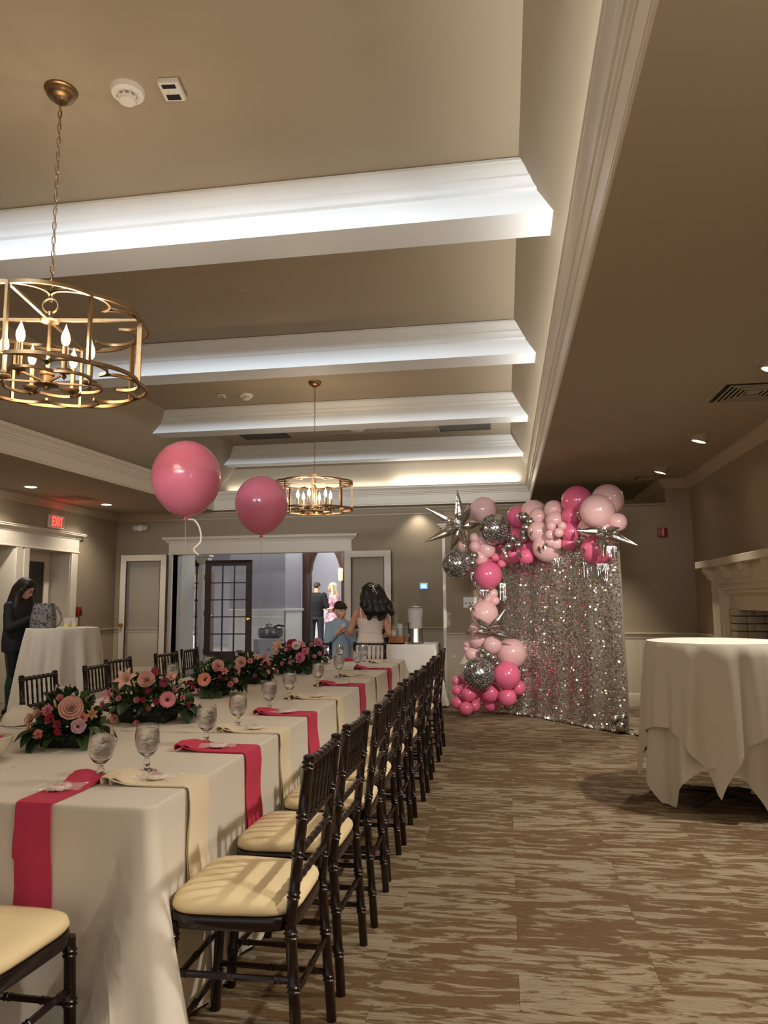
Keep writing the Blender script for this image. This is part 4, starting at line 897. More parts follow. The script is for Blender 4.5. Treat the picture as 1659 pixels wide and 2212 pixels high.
m.grid(lambda u, v: duf(u, v), 30, 24, False); m.build('body', SILB, df_, 60)
MB().tube([(-.09, -.1, .2), (-.06, -.09, .26), (0, -.07, .285), (.06, -.09, .26), (.09, -.1, .2)], .01, 6).tube([(.1, -.1, .22), (.2, -.12, .26), (.32, -.12, .24)], .02, 6).build('strap', BLACK, df_)
tw = MB(); tw.add([(0, 0, 0)] and [], []) if False else None
hc = MB().lathe([(.42, .0), (.4, .2), (.33, .7), (.32, 1.02), (.3, 1.05), (0, 1.05)], 40)
for i, v in enumerate(hc.v):
    a = math.atan2(v[1], v[0]); k = 1 + .07 * math.sin(a * 7) * (1.05 - v[2]); hc.v[i] = (v[0] * k, v[1] * k, v[2])
HCL = mat('hall_linen', c(236, 236, 236), .8)
tag(hc.build('draped_table', HCL, None, 60, (-7.4, 16.0, HZ)), 'white draped table in the far room behind the dark hall door', 'table')
hm2 = hc.mesh('draped_table_b'); tag(link('draped_table', hm2, HCL, None, (-5.05, 19.6, HZ)), 'white draped table behind the man in black and the timber post', 'table')
# ------------------------------------------------------------------ sequin backdrop on a pipe stand
BA, BB = Vector((.02, 9.4)), Vector((1.19, 8.12)); BD = (BB - BA).normalized(); BN = Vector((-BD.y, BD.x)) * -1   # BN points to the room
BN = BN if BN.y < 0 else -BN
BL = (BB - BA).length; BH = 2.12
def drape(u, z):
    """point on the curtain: u along the backdrop in metres, z up; folds deepen toward the floor and the hem trails into the room"""
    f = 1 - z / BH
    d = .013 * math.sin(u * 9.5 + .6 + .8 * math.sin(z * 1.7)) + .010 * math.sin(u * 23 + 2) * (.4 + f) + .03 * f * math.sin(u * 5 + 1) + .10 * max(0, f - .8) ** 1.5 * 4
    uu = u + .02 * f * math.sin(u * 9) + .05 * f * (u / BL - .5)
    p = BA + BD * uu + BN * d; return Vector((p.x, p.y, z))
bk_ = thing('sequin_backdrop', 'silver sequin curtain hung on a frame between the balloons and the fireplace', 'backdrop', (0, 0, 0))
fab = MB().grid(lambda u, v: drape(-.02 + (BL + .04) * u, .004 + (BH - .004) * v), 80, 30)
fab.grid(lambda u, v: (lambda a, b: a.lerp(b, v))(drape(-.02 + (BL + .34) * u, .004), drape(-.02 + (BL + .34) * u, .004) + Vector((BN.x * (.02 + .05 * u), BN.y * (.02 + .05 * u), .012 * math.sin(u * 60) + .008))), 80, 3)
fab.build('curtain', mat('silver_mesh_fabric', c(150, 142, 131), .55, .1), bk_, 60)
R_ = random.Random(11); sq = MB(); pt = .026
def disc(p, n_, r):
    a = n_.orthogonal().normalized(); b = n_.cross(a)
    sq.add([p + a * (r * math.cos(q * PI / 3)) + b * (r * math.sin(q * PI / 3)) for q in range(6)], [(0, 1, 2, 3, 4, 5)])
nu, nv = int(BL / pt), int(BH / pt)
N3 = Vector((BN.x, BN.y, 0))
for j in range(nv):
    for i in range(-1, nu + 1):
        u = (i + .5 * (j % 2) + R_.uniform(-.2, .2)) * pt; z = (j + .5 + R_.uniform(-.2, .2)) * pt
        e = .01; p = drape(u, z); tu = drape(u + e, z) - p; tv = drape(u, min(BH, z + e)) - p; n_ = tv.cross(tu).normalized() if tv.cross(tu).length > 1e-9 else N3
        if n_.dot(N3) < 0: n_ = -n_
        n_ = (n_ + Vector((R_.gauss(0, .24), R_.gauss(0, .24), R_.gauss(0, .26) - .0))).normalized()
        disc(p + N3 * R_.uniform(.006, .014), n_, R_.uniform(.0098, .0128))
for k in range(700):       # loose sequins along the hem and the trailing edge
    u = R_.uniform(-.02, BL + .32); p = drape(min(u, BL + .3), .01) + N3 * R_.uniform(.0, .06); p.z = R_.uniform(.012, .035)
    disc(p, Vector((R_.uniform(-1, 1), R_.uniform(-1, .2), R_.uniform(.1, 1))).normalized(), .012)
SEQ = mat('silver_sequin', c(240, 237, 232), .2, 1)
stuff(sq.build('sequins', SEQ, bk_, 0))
def onb(u, d, z): p = BA + BD * u + BN * d; return (p.x, p.y, z)
MB().tube([onb(-.05, -.08, 0), onb(-.05, -.08, BH + .02)], .016, 8).tube([onb(-.05, -.08, BH + .02), onb(BL - .06, -.08, BH + .02)], .016, 8).tube([onb(BL - .06, -.1, 0), onb(BL - .06, -.1, BH + .02)], .016, 8).build('pipe_frame', BLACK, bk_)
for u in (-.05, BL - .06): MB().box(-.06, .06, -.06, .06, 0, .012, .003).build('foot_plate', BLACK, bk_, loc=onb(u, -.1, 0))
MB().quad(onb(BL - .2, -.05, .3), onb(BL - .02, -.06, .3), onb(BL - .02, -.06, BH), onb(BL - .2, -.05, BH)).build('black_backing', mat('black_cloth', c(16, 15, 18), .9), bk_, 0)
# ------------------------------------------------------------------ balloons
def latex(name, col): return mat(name, col, .2, 0, Subsurface_Weight=.12, Subsurface_Radius=(.02, .01, .01), Coat_Weight=.25, Coat_Roughness=.08)
HOT = latex('hot_pink_latex', c(232, 110, 146)); PALE = latex('pale_pink_latex', c(238, 192, 190)); MIDP = latex('mid_pink_latex', c(232, 128, 152))
CHR = mat('chrome_silver_latex', c(186, 183, 178), .28, 1); FOIL = mat('silver_foil', c(205, 202, 198), .14, 1, bump=.6, bscale=26)
def lball(n=28, m=18):
    """latex balloon, unit radius, neck pointing to -z"""
    mb = MB(); pr_ = []
    for j in range(m + 1):
        p = PI * j / m; z = -math.cos(p); r = math.sin(p)
        if z < 0: z *= 1.12; r *= 1 - .08 * (-z / 1.12) ** 2
        pr_.append((max(r, .0001) if 0 < j < m else (.05 if j == 0 else 0), z))
    pr_ = [(.0, -1.22), (.07, -1.21), (.075, -1.185), (.035, -1.16), (.05, -1.115)] + pr_[1:]
    return mb.lathe(pr_, n, cap=False).mesh('balloon', 60)
BMESH = {}
for k, mt in (('H', HOT), ('P', PALE), ('M', MIDP), ('S', CHR)):
    BMESH[k] = lball(); BMESH[k].materials.append(mt)
def depth(px, lay):
    y = 9.3 if px < 1110 else 9.35 - (px - 1110) * .0052
    return y - .03 - lay
def P7(x, y): return 900 + x * .31344, 1020 + y * .31344
R_ = random.Random(3)
def dirrot(d): return Vector(d).normalized().to_track_quat('Z', 'Y').to_euler()
def balloon(kind, x, y, r, lay, label, group=None):
    px, py = P7(x, y); p = at(px, py, Y=depth(px, lay)); rr = r * .31344 / 1587 * (p - Vector((0, 0, CH))).length
    p.z = max(p.z, rr + .005)
    o = link('balloon', BMESH[kind], None, None, p, dirrot((R_.uniform(-.5, .5), -.7 + R_.uniform(-.5, .3), R_.uniform(-.6, .6))), (rr, rr, rr * .97))
    if px < 1135: c_ = 'column'
    return tag(o, label, 'balloon', group)
hp, pp = 'hot pink balloon ', 'pale pink balloon '
BALL = [
 ('P', 460, 262, 93, .1, 'large ' + pp + 'at the top behind the big silver starburst'),
 ('P', 398, 455, 36, .28, 'small ' + pp + 'upper left of the five under the upper mirror ball'), ('P', 460, 468, 38, .26, 'small ' + pp + 'tucked right under the upper mirror ball'),
 ('P', 400, 512, 40, .26, 'small ' + pp + 'just above the paired silver balloons by the lower mirror ball'), ('P', 485, 535, 58, .22, 'medium ' + pp + 'below the upper mirror ball'),
 ('P', 435, 590, 58, .2, 'medium ' + pp + 'right of the three silver balloons on the lower mirror ball'), ('P', 328, 505, 45, .1, pp + 'half hidden behind the lower spikes of the big starburst'),
 ('S', 345, 597, 30, .42, 'small silver balloon left of three on the lower mirror ball'), ('S', 397, 575, 29, .42, 'small silver balloon top of three on the lower mirror ball'), ('S', 385, 626, 29, .42, 'small silver balloon bottom of three on the lower mirror ball'),
 ('H', 492, 710, 97, .25, 'large ' + hp + 'at the elbow where the garland turns down'), ('H', 515, 612, 50, .1, hp + 'behind the elbow, under the pale pink cluster'),
 ('M', 545, 585, 30, .24, 'small pink balloon left of three above the large hot pink elbow balloon'), ('M', 600, 582, 30, .24, 'small pink balloon upper right of three above the large elbow balloon'), ('M', 588, 628, 30, .26, 'small pink balloon lowest of three above the large elbow balloon'),
 ('H', 700, 308, 78, .1, 'large ' + hp + 'right of the upper mirror ball'), ('H', 690, 450, 66, .1, hp + 'behind the middle silver clusters'), ('H', 660, 560, 72, .1, hp + 'behind the crinkled silver tail'),
 ('H', 757, 580, 54, .26, hp + 'carrying a small foil star at the lower edge of the garland'), ('H', 748, 500, 58, .08, hp + 'wedged above the one with the foil star'), ('H', 590, 500, 52, .06, hp + 'behind the right edge of the upper mirror ball'),
 ('P', 808, 282, 90, .08, 'large ' + pp + 'at the garland top behind the silver chain of balloons'), ('P', 840, 308, 60, .2, 'medium ' + pp + 'in front of the large one at the garland top'), ('P', 945, 258, 64, .16, 'medium ' + pp + 'topmost in the middle bunch'),
 ('P', 955, 332, 64, .22, 'medium ' + pp + 'second from the top in the middle bunch'), ('P', 842, 412, 76, .24, 'large ' + pp + 'with a foil star at its left side'),
 ('P', 933, 372, 37, .36, 'small ' + pp + 'upper left of four in the middle bunch'), ('P', 1003, 370, 31, .36, 'small ' + pp + 'upper right of four in the middle bunch'), ('P', 923, 432, 36, .36, 'small ' + pp + 'lower left of four in the middle bunch'), ('P', 980, 417, 33, .38, 'small ' + pp + 'lower right of four in the middle bunch'),
 ('P', 925, 478, 42, .28, pp + 'under the four small ones, left'), ('P', 965, 488, 48, .2, pp + 'under the four small ones, right'), ('P', 905, 515, 104, .14, 'large ' + pp + 'with two foil stars hanging lowest in the middle'),
 ('S', 740, 310, 36, .32, 'silver balloon topmost in the chain on the garland'), ('S', 783, 340, 32, .34, 'silver balloon second in the chain on the garland'), ('S', 754, 380, 31, .33, 'silver balloon third in the chain on the garland'), ('S', 735, 412, 26, .3, 'silver balloon fourth in the chain on the garland'), ('S', 741, 456, 29, .3, 'silver balloon lowest in the chain on the garland'),
 ('S', 642, 456, 27, .34, 'silver balloon upper left of the four beside the upper mirror ball'), ('S', 662, 460, 29, .37, 'silver balloon upper right of the four beside the upper mirror ball'), ('S', 635, 511, 31, .38, 'silver balloon lower left of the four beside the upper mirror ball'), ('S', 702, 500, 29, .38, 'silver balloon lower right of the four beside the upper mirror ball'),
 ('H', 1105, 198, 103, .05, 'largest ' + hp + 'at the garland top'), ('H', 1070, 300, 66, .14, hp + 'below the largest one at the garland top'), ('H', 1066, 412, 68, .16, hp + 'third down at the right of the middle bunch'), ('H', 1055, 488, 56, .12, hp + 'lowest at the right of the middle bunch'),
 ('P', 1315, 192, 107, .0, 'large ' + pp + 'highest at the right end of the garland'), ('P', 1245, 268, 115, .24, 'largest ' + pp + 'in front at the right end of the garland'), ('P', 1385, 345, 62, .04, pp + 'sticking out farthest at the right end'), ('P', 1180, 385, 66, .12, pp + 'left of the right-hand starburst'),
 ('P', 1290, 400, 78, .1, pp + 'behind the right-hand starburst'), ('P', 1312, 472, 62, .06, pp + 'below the right-hand starburst'), ('H', 1245, 530, 108, .12, 'large ' + hp + 'lowest at the right end, with foil stars'),
 ('S', 1120, 480, 29, .3, 'silver balloon front one of two left of the right-hand starburst'), ('S', 1155, 455, 28, .24, 'silver balloon rear one of two left of the right-hand starburst'),
 ('P', 455, 832, 34, .12, 'small ' + pp + 'behind the tinsel under the elbow balloon, upper left'), ('P', 525, 835, 36, .14, 'small ' + pp + 'under the elbow balloon, upper right'), ('P', 541, 885, 31, .18, 'small ' + pp + 'under the elbow balloon, lower right'), ('P', 490, 868, 31, .2, 'small ' + pp + 'under the elbow balloon, lowest in the middle'), ('P', 447, 890, 27, .12, 'small ' + pp + 'under the elbow balloon, lower left'),
 ('P', 468, 975, 93, .22, 'large ' + pp + 'in the column above the lower starburst'), ('P', 405, 1072, 38, .14, 'small ' + pp + 'left of the lower starburst'), ('P', 420, 1150, 63, .2, 'medium ' + pp + 'below the lower starburst, left'),
 ('P', 352, 1180, 31, .16, 'small ' + pp + 'at the left edge of the column, upper'), ('P', 347, 1215, 27, .14, 'small ' + pp + 'at the left edge of the column, lower'), ('P', 385, 1255, 51, .16, 'medium ' + pp + 'above left of the lowest mirror ball'), ('P', 522, 1190, 62, .3, 'medium ' + pp + 'in front below the lower starburst'),
 ('P', 650, 1250, 102, .12, 'large ' + pp + 'in the column leaning on the sequin curtain'), ('S', 455, 1230, 23, .34, 'small silver balloon first of four above the lowest mirror ball'), ('S', 490, 1260, 31, .36, 'small silver balloon second of four above the lowest mirror ball'), ('S', 525, 1280, 26, .36, 'small silver balloon third of four above the lowest mirror ball'), ('S', 553, 1320, 22, .34, 'small silver balloon last of four, behind the large hot pink balloon'),
 ('H', 620, 1400, 93, .3, 'large ' + hp + 'at the foot of the column right of the mirror ball'), ('H', 700, 1485, 50, .14, hp + 'at the foot of the column touching the sequins'), ('H', 623, 1550, 62, .28, hp + 'below the large one at the foot of the column'), ('H', 510, 1520, 64, .2, hp + 'under the lowest mirror ball, right'), ('H', 512, 1592, 56, .08, hp + 'on the carpet under the mirror ball'),
 ('H', 360, 1530, 51, .34, hp + 'under the lowest mirror ball, left'), ('M', 275, 1437, 33, .24, 'small pink balloon topmost at the left foot of the column'), ('H', 278, 1503, 36, .28, 'small ' + hp + 'second down at the left foot of the column'), ('M', 325, 1430, 42, .12, 'small pink balloon against the mirror ball at the left foot'), ('M', 312, 1482, 24, .3, 'tiny pink balloon in the middle at the left foot'),
 ('H', 287, 1588, 46, .24, hp + 'leftmost near the carpet at the foot of the column'), ('H', 341, 1628, 46, .36, hp + 'nearest on the carpet at the foot of the column'), ('H', 395, 1608, 42, .18, hp + 'on the carpet behind the nearest one'), ('H', 410, 1545, 48, .1, hp + 'in the shade between the lower clusters'),
 ('S', 632, 1615, 29, .12, 'silver balloon on the carpet where the curtain starts'),
 ('S', 1365, 1705, 33, .03, 'silver balloon left of four at the right foot of the curtain'), ('S', 1420, 1696, 31, .0, 'silver balloon right of four at the right foot of the curtain'), ('S', 1360, 1745, 29, -.02, 'silver balloon rear of four at the right foot of the curtain'), ('S', 1410, 1757, 36, .07, 'silver balloon front of four at the right foot of the curtain')]
for b in BALL: balloon(*b)
# mirror-ball balloons: printed foil with a black grid
mm = bpy.data.materials.new('mirror_ball_print'); mm.use_nodes = True; nt = mm.node_tree; L = nt.links; n = nt.nodes; b = n['Principled BSDF']
b.inputs['Metallic'].default_value = .8; b.inputs['Roughness'].default_value = .2
tc = n.new('ShaderNodeTexCoord'); sx = n.new('ShaderNodeSeparateXYZ'); L.new(tc.outputs['Object'], sx.inputs[0])
def M2(op, a, b_=None):
    q = n.new('ShaderNodeMath'); q.operation = op
    for i, v in enumerate((a, b_)):
        if v is None: continue
        if isinstance(v, (int, float)): q.inputs[i].default_value = v
        else: L.new(v, q.inputs[i])
    return q.outputs[0]
lon = M2('MULTIPLY', M2('ARCTAN2', sx.outputs[1], sx.outputs[0]), 36 / (2 * PI)); lat = M2('MULTIPLY', M2('ARCSINE', M2('MINIMUM', M2('MAXIMUM', sx.outputs[2], -.999), .999)), 19 / PI)
fl = lambda v: M2('GREATER_THAN', M2('ABSOLUTE', M2('SUBTRACT', M2('FRACT', M2('ADD', v, 50)), .5)), .41)
line = M2('MAXIMUM', fl(lon), fl(lat))
cb = n.new('ShaderNodeCombineXYZ'); L.new(M2('FLOOR', M2('ADD', lon, 50)), cb.inputs[0]); L.new(M2('FLOOR', M2('ADD', lat, 50)), cb.inputs[1])
wn = n.new('ShaderNodeTexWhiteNoise'); L.new(cb.outputs[0], wn.inputs['Vector'])
rp = n.new('ShaderNodeValToRGB'); rp.color_ramp.elements[0].color = c(140, 138, 134); rp.color_ramp.elements[1].color = c(240, 238, 234); L.new(wn.outputs['Value'], rp.inputs[0])
mx = n.new('ShaderNodeMix'); mx.data_type = 'RGBA'; L.new(line, mx.inputs['Factor']); L.new(rp.outputs[0], mx.inputs['A']); mx.inputs['B'].default_value = c(16, 15, 15); L.new(mx.outputs['Result'], b.inputs['Base Color'])
L.new(M2('ADD', M2('MULTIPLY', line, .5), .2), b.inputs['Roughness'])
def mball(x, y, r, lay, rot, label):
    px, py = P7(x, y); p = at(px, py, Y=depth(px, lay)); rr = r * .31344 / 1587 * (p - Vector((0, 0, CH))).length
    m = MB().ell((0, 0, 0), (1, 1, 1), 48, 32)
    for i, v in enumerate(m.v):
        q = Vector(v); k = 1 + .035 * (abs(q.x) ** 4 + abs(q.y) ** 4 + abs(q.z) ** 4 - .6) * -1; m.v[i] = q * k
    o = m.build('mirror_ball_balloon', mm, None, 60, p); o.scale = (rr,) * 3; o.rotation_euler = rot
    tag(o, label, 'balloon')
mball(538, 395, 107, .34, (.5, .35, .4), 'upper mirror-ball foil balloon beside the large pale pink balloon'); mball(278, 635, 99, .36, (.9, .55, .2), 'mirror-ball foil balloon hanging lowest under the big starburst'); mball(432, 1390, 112, .38, (1.1, -.5, .7), 'mirror-ball foil balloon low in the column among hot pink balloons')
# foil starbursts
def spike(m, d, L, w):
    d = Vector(d).normalized(); a = d.orthogonal().normalized(); b_ = d.cross(a); pr_ = [(0, .25), (.12, .62), (.3, 1), (.5, .84), (.75, .44), (.93, .13), (1, .0)]; K = 12
    vs = []
    for t, s_ in pr_:
        for k in range(K):
            q = 2 * PI * k / K; r = w * s_ * (1 if k % 3 else .72); vs.append(d * (L * t) + (a * math.cos(q) + b_ * math.sin(q)) * max(r, .0006))
    m.add(vs, [(j * K + k, j * K + (k + 1) % K, (j + 1) * K + (k + 1) % K, (j + 1) * K + k) for j in range(len(pr_) - 1) for k in range(K)] + [tuple(range(K))])
def starburst(cx, cy, lay, tips, wid, label, extra=()):
    px, py = P7(cx, cy); Y = depth(px, lay); p0 = at(px, py, Y=Y); t = thing('foil_starburst', label, 'balloon', p0)
    for tx, ty, dy in tips:
        qx, qy = P7(tx, ty); p1 = at(qx, qy, Y=Y + dy); m = MB(); spike(m, p1 - p0, (p1 - p0).length, wid); m.build('spike', FOIL, t, 25)
    for d in extra: m = MB(); spike(m, d, .3, wid); m.build('spike', FOIL, t, 25)
starburst(305, 372, .34, [(280, 118, -.05), (58, 243, -.08), (46, 486, -.2), (350, 552, -.22), (371, 238, -.2), (452, 350, .1), (232, 545, .1), (356, 208, .18)], .06, 'big silver foil starburst at the upper left end of the balloon garland', [(0, 1, .1)])
starburst(1290, 415, .36, [(1526, 506, -.1), (1103, 402, -.08), (1402, 382, -.15), (1285, 582, -.15), (1225, 385, .05)], .05, 'silver foil starburst at the right end of the garland', [(0, 1, .1)])
starburst(512, 1092, .42, [(612, 942, -.05), (383, 985, -.08), (352, 1105, -.1), (697, 1152, -.05), (582, 1058, -.25)], .042, 'silver foil starburst low on the balloon column', [(0, 1, .1)])
def fstar(x, y, lay, label, s_=.055):
    px, py = P7(x, y); p = at(px, py, Y=depth(px, lay)); m = MB(); R2 = random.Random(int(x)); rot = Euler((R2.uniform(-.5, .5), R2.uniform(-.6, .6), R2.uniform(0, 6))).to_matrix(); vs = []
    for k in range(10):
        r = s_ * (1 if k % 2 == 0 else .5); a = PI * k / 5; vs.append(rot @ Vector((r * math.cos(a), 0, r * math.sin(a))))
    vs += [rot @ Vector((0, -s_ * .45, 0)), rot @ Vector((0, s_ * .45, 0))]
    m.add(vs, [(k, (k + 1) % 10, 10) for k in range(10)] + [((k + 1) % 10, k, 11) for k in range(10)])
    tag(m.build('foil_star', FOIL, None, 10, p), label, 'foil star', 'small foil stars on the garland')
for x, y, l_, w_ in [(790, 415, .44, 'on the pale pink balloon beside the silver chain'), (848, 532, .38, 'left of two on the lowest pale pink balloon'), (888, 508, .38, 'right of two on the lowest pale pink balloon'), (712, 566, .42, 'on the hot pink balloon at the lower edge'),
                     (1118, 275, .3, 'upper of two between hot pink and pale pink at the right'), (1122, 303, .3, 'lower of two between hot pink and pale pink at the right'), (1166, 541, .34, 'left one on the lowest hot pink balloon at the right'), (1245, 482, .36, 'right one on the lowest hot pink balloon'),
                     (380, 932, .34, 'left of the large pale pink column balloon'), (362, 1108, .34, 'at the left tip of the lower starburst'), (715, 292, .36, 'at the top of the silver balloon chain'), (1118, 408, .36, 'at the left tip of the right-hand starburst')]: fstar(x, y, l_, 'small silver foil star ' + w_)
px, py = P7(590, 520); pts = []
for x, y in ((592, 525), (600, 545), (612, 560), (618, 578), (630, 592), (636, 608)): q = P7(x, y); pts.append(at(q[0], q[1], Y=depth(q[0], .4)))
tag(MB().tube(pts, [.022, .03, .026, .028, .022, .008], 8).build('foil_tail', FOIL, None, 15), 'crinkled silver foil tail below the four silver balloons', 'foil tail')
def fringe(x, y, w, h, lay, label, n_=22):
    px, py = P7(x, y); p = at(px, py, Y=depth(px, lay)); s_ = .31344 / 1587 * p.y; m = MB(); R2 = random.Random(int(x + y))
    for k in range(n_):
        q = (k / (n_ - 1) - .5) * w * s_; hh = h * s_ * R2.uniform(.6, 1); tw = R2.uniform(-.6, .6); o_ = R2.uniform(-.02, .02); b0 = R2.uniform(-.01, .01)
        vs = []
        for j in range(5):
            f = j / 4; a = tw * f * 4; vs += [(q + b0 * f - .0035 * math.cos(a), o_ - .0035 * math.sin(a), -hh * f), (q + b0 * f + .0035 * math.cos(a), o_ + .0035 * math.sin(a), -hh * f)]
        m.add(vs, [(2 * j, 2 * j + 1, 2 * j + 3, 2 * j + 2) for j in range(4)])
    o = m.build('tinsel_fringe', FOIL, None, 0, p); tag(o, label, 'tinsel', 'tinsel fringes on the garland'); 
for a in [(395, 690, 55, 130, .1, 'silver tinsel fringe hanging left of the elbow balloon'), (590, 765, 40, 150, .2, 'silver tinsel fringe hanging right of the elbow balloon'), (470, 810, 60, 60, .26, 'short silver tinsel fringe crossing under the elbow balloon'), (760, 610, 80, 70, .1, 'short silver tinsel fringe below the star-marked hot pink balloon'),
          (975, 590, 90, 80, .1, 'silver tinsel fringe below the lowest pale pink balloon'), (1180, 620, 60, 110, .12, 'silver tinsel fringe below the lowest hot pink balloon, left'), (1280, 630, 70, 150, .16, 'long silver tinsel fringe below the lowest hot pink balloon'), (1325, 510, 90, 90, .3, 'silver tinsel fringe beside the downward spike of the right-hand starburst')]: fringe(*a)
# floating balloons on ribbons
RIB = mat('cream_ribbon', c(240, 226, 204), .45)
def floater(px, py, Y, rpx, bx, by, bz, curl, label):
    p = at(px, py, Y=Y); r = rpx / 1587 * (p - Vector((0, 0, CH))).length; t = thing('floating_balloon', label, 'balloon', p)
    o = link('balloon', BMESH['H2'], None, t); o.scale = (r, r, r * 1.06)
    k = Vector((0, 0, -r * 1.27)); e = at(bx, by, Z=bz) - p
    pts = [k.lerp(e, f / 20) + Vector((.012 * math.sin(f * .5), 0, 0)) * math.sin(PI * f / 20) for f in range(21)]
    MB().tube(pts, .0055, 4, flat=.4).build('ribbon', RIB, t)
    cv = [Vector(q) for q in curl]; cq = []
    for i in range(len(cv) - 1):
        a, b_, d_, e2 = cv[max(0, i - 1)], cv[i], cv[i + 1], cv[min(len(cv) - 1, i + 2)]
        for j in range(6): f = j / 6; cq.append(k + .5 * (2 * b_ + (d_ - a) * f + (2 * a - 5 * b_ + 4 * d_ - e2) * f * f + (3 * b_ - a - 3 * d_ + e2) * f ** 3))
    MB().tube(cq, .0075, 4, flat=.15).build('ribbon_curl', RIB, t)
FL = latex('rose_pink_latex', c(226, 124, 148)); BMESH['H2'] = lball(40, 26); BMESH['H2'].materials.append(FL)
floater(403, 1030, 4.4, 71, 393, 1462, TZ + .05, [(0, 0, 0), (.05, .02, .0), (.09, .02, -.06), (.1, .01, -.14), (.06, 0, -.19), (.1, 0, -.23)], 'larger floating pink balloon with a curled ribbon tail, nearer the camera')
floater(565, 1088, 5.85, 56, 557, 1400, TZ + .1, [(0, 0, 0), (.015, .0, -.03), (.03, .0, -.07), (.035, .0, -.09)], 'smaller floating pink balloon beside the far chandelier')
# ------------------------------------------------------------------ flower arrangements
def petal(m, az, r0, w, h, tilt, cup=.25, ruf=0, nu=4, nv=4, point=0, z0=0, curl=.0, seed=0):
    R2 = random.Random(seed); ca, sa = math.cos(az), math.sin(az); vs = []; r, z = r0, z0; rows = []
    for j in range(nv + 1):
        v = j / nv; ang = tilt * (.35 + .65 * v) + curl * v ** 3
        if j: r += h / nv * math.sin(ang); z += h / nv * math.cos(ang)
        tip = 0 if point else .2 * h * v * v
        wd = w * (math.sin(PI * (.04 + .94 * v)) ** .8 if point else math.sin(PI * (.1 + .72 * v)) ** .6)
        for i in range(nu + 1):
            u = 2 * i / nu - 1; t = u * wd; k = cup * u * u * wd
            rr = r - k * math.cos(ang) - tip * u * u * math.sin(ang) + (ruf * R2.uniform(-1, 1) if v > .5 else 0); zz = z + k * math.sin(ang) - tip * u * u * math.cos(ang) + (ruf * R2.uniform(-1, 1) if v > .7 else 0)
            vs.append((rr * ca - t * sa, rr * sa + t * ca, zz))
    m.add(vs, [(j * (nu + 1) + i, j * (nu + 1) + i + 1, (j + 1) * (nu + 1) + i + 1, (j + 1) * (nu + 1) + i) for j in range(nv) for i in range(nu)])
FM = {}
def fmat(n, r, g, b): return mat('petal_' + n, c(r, g, b), .6, var=.12, vscale=5, Sheen_Weight=.2)
COLS = dict(blush=fmat('blush', 226, 176, 164), white=fmat('ivory', 238, 216, 200), pink=fmat('pink', 224, 138, 154), rosepink=fmat('rose_pink', 214, 104, 138), hot=fmat('crimson', 176, 26, 62),
            coral=fmat('coral', 238, 152, 138), mauve=fmat('mauve', 204, 160, 178), peach=fmat('peach', 222, 164, 136), bud=fmat('bud', 206, 200, 118), tan=fmat('tan', 178, 132, 92))
def shape(kind):
    m = MB(); ga = 2.4
    if kind == 'rose':
        k = 0
        for n_, r0, w, h, t, cl in ((3, .02, .22, .62, .12, .0), (4, .06, .34, .64, .3, .3), (5, .12, .5, .7, .5, .4), (6, .16, .62, .74, .78, .7), (6, .2, .7, .8, 1.02, .85)):
            for i in range(n_): petal(m, ga * k + i * .0 + 2 * PI * i / n_, r0, w, h, t, .35, .012, 5, 5, curl=cl, z0=-.05 * (t > 1), seed=k * 9 + i); k += 1 if i == n_ - 1 else 0
    elif kind == 'ranunculus':
        for q in range(6):
            n_ = 5 + q
            for i in range(n_): petal(m, 2 * PI * (i + .5 * q) / n_, .04 + .07 * q, .25 + .05 * q, .5 - .01 * q, .05 + .12 * q, .4, .008, 4, 4, curl=-.5, seed=q * 7 + i)
    elif kind == 'carnation':
        for q, (n_, h, t) in enumerate(((6, .55, .2), (8, .62, .55), (9, .72, .9), (10, .8, 1.3))):
            for i in range(n_): petal(m, 2 * PI * (i + .4 * q) / n_, .03, .3, h, t, .05, .07, 4, 4, seed=q * 11 + i)
    elif kind == 'gerbera':
        for q, n_ in enumerate((19, 19)):
            for i in range(n_): petal(m, 2 * PI * (i + .5 * q) / n_, .2, .105, .8 - .06 * q, 1.5 - .12 * q, .1, .0, 2, 4, z0=.03 * q, seed=i)
        for i in range(16): petal(m, 2 * PI * i / 16, .17, .05, .2, 1.1, .1, 0, 2, 2, z0=.06)
        m.m = 1; m.lathe([(.24, .02), (.24, .07), (.17, .11), (.08, .1), (0, .09)], 18)
    elif kind == 'lisianthus':
        for q, (n_, w, h, t, cl) in enumerate(((5, .45, .75, .45, .5), (5, .52, .85, .75, .9))):
            for i in range(n_): petal(m, 2 * PI * (i + .5 * q) / n_, .06, w, h, t, .3, .03, 5, 5, curl=cl, seed=q * 5 + i)
        m.m = 1; m.lathe([(.05, .0), (.07, .3), (.0, .36)], 8)
    elif kind == 'lily':
        for i in range(6): petal(m, 2 * PI * i / 6, .05, .26 if i % 2 else .2, 1.25, .75, .2, .01, 4, 6, point=1, curl=1.2, seed=i)
        m.m = 1
        for i in range(5): a = 2 * PI * i / 5; m.tube([(0, 0, .1), (.12 * math.cos(a), .12 * math.sin(a), .5), (.24 * math.cos(a), .24 * math.sin(a), .75)], .02, 4)
    elif kind == 'lily_bud':
        m.lathe([(.06, -.3), (.16, 0), (.2, .35), (.15, .75), (.05, 1.05), (0, 1.1)], 10)
    elif kind == 'bud_rose':
        for n_, r0, w, h, t in ((3, .05, .35, .9, .15), (4, .12, .5, 1.0, .35), (5, .15, .55, .95, .6)):
            for i in range(n_): petal(m, 2 * PI * i / n_ + n_, r0, w, h, t, .4, .015, 4, 4, curl=.3, seed=n_ * 3 + i)
    return m
CENT = mat('flower_centre', c(126, 92, 54), .8, bump=.8, bscale=60)
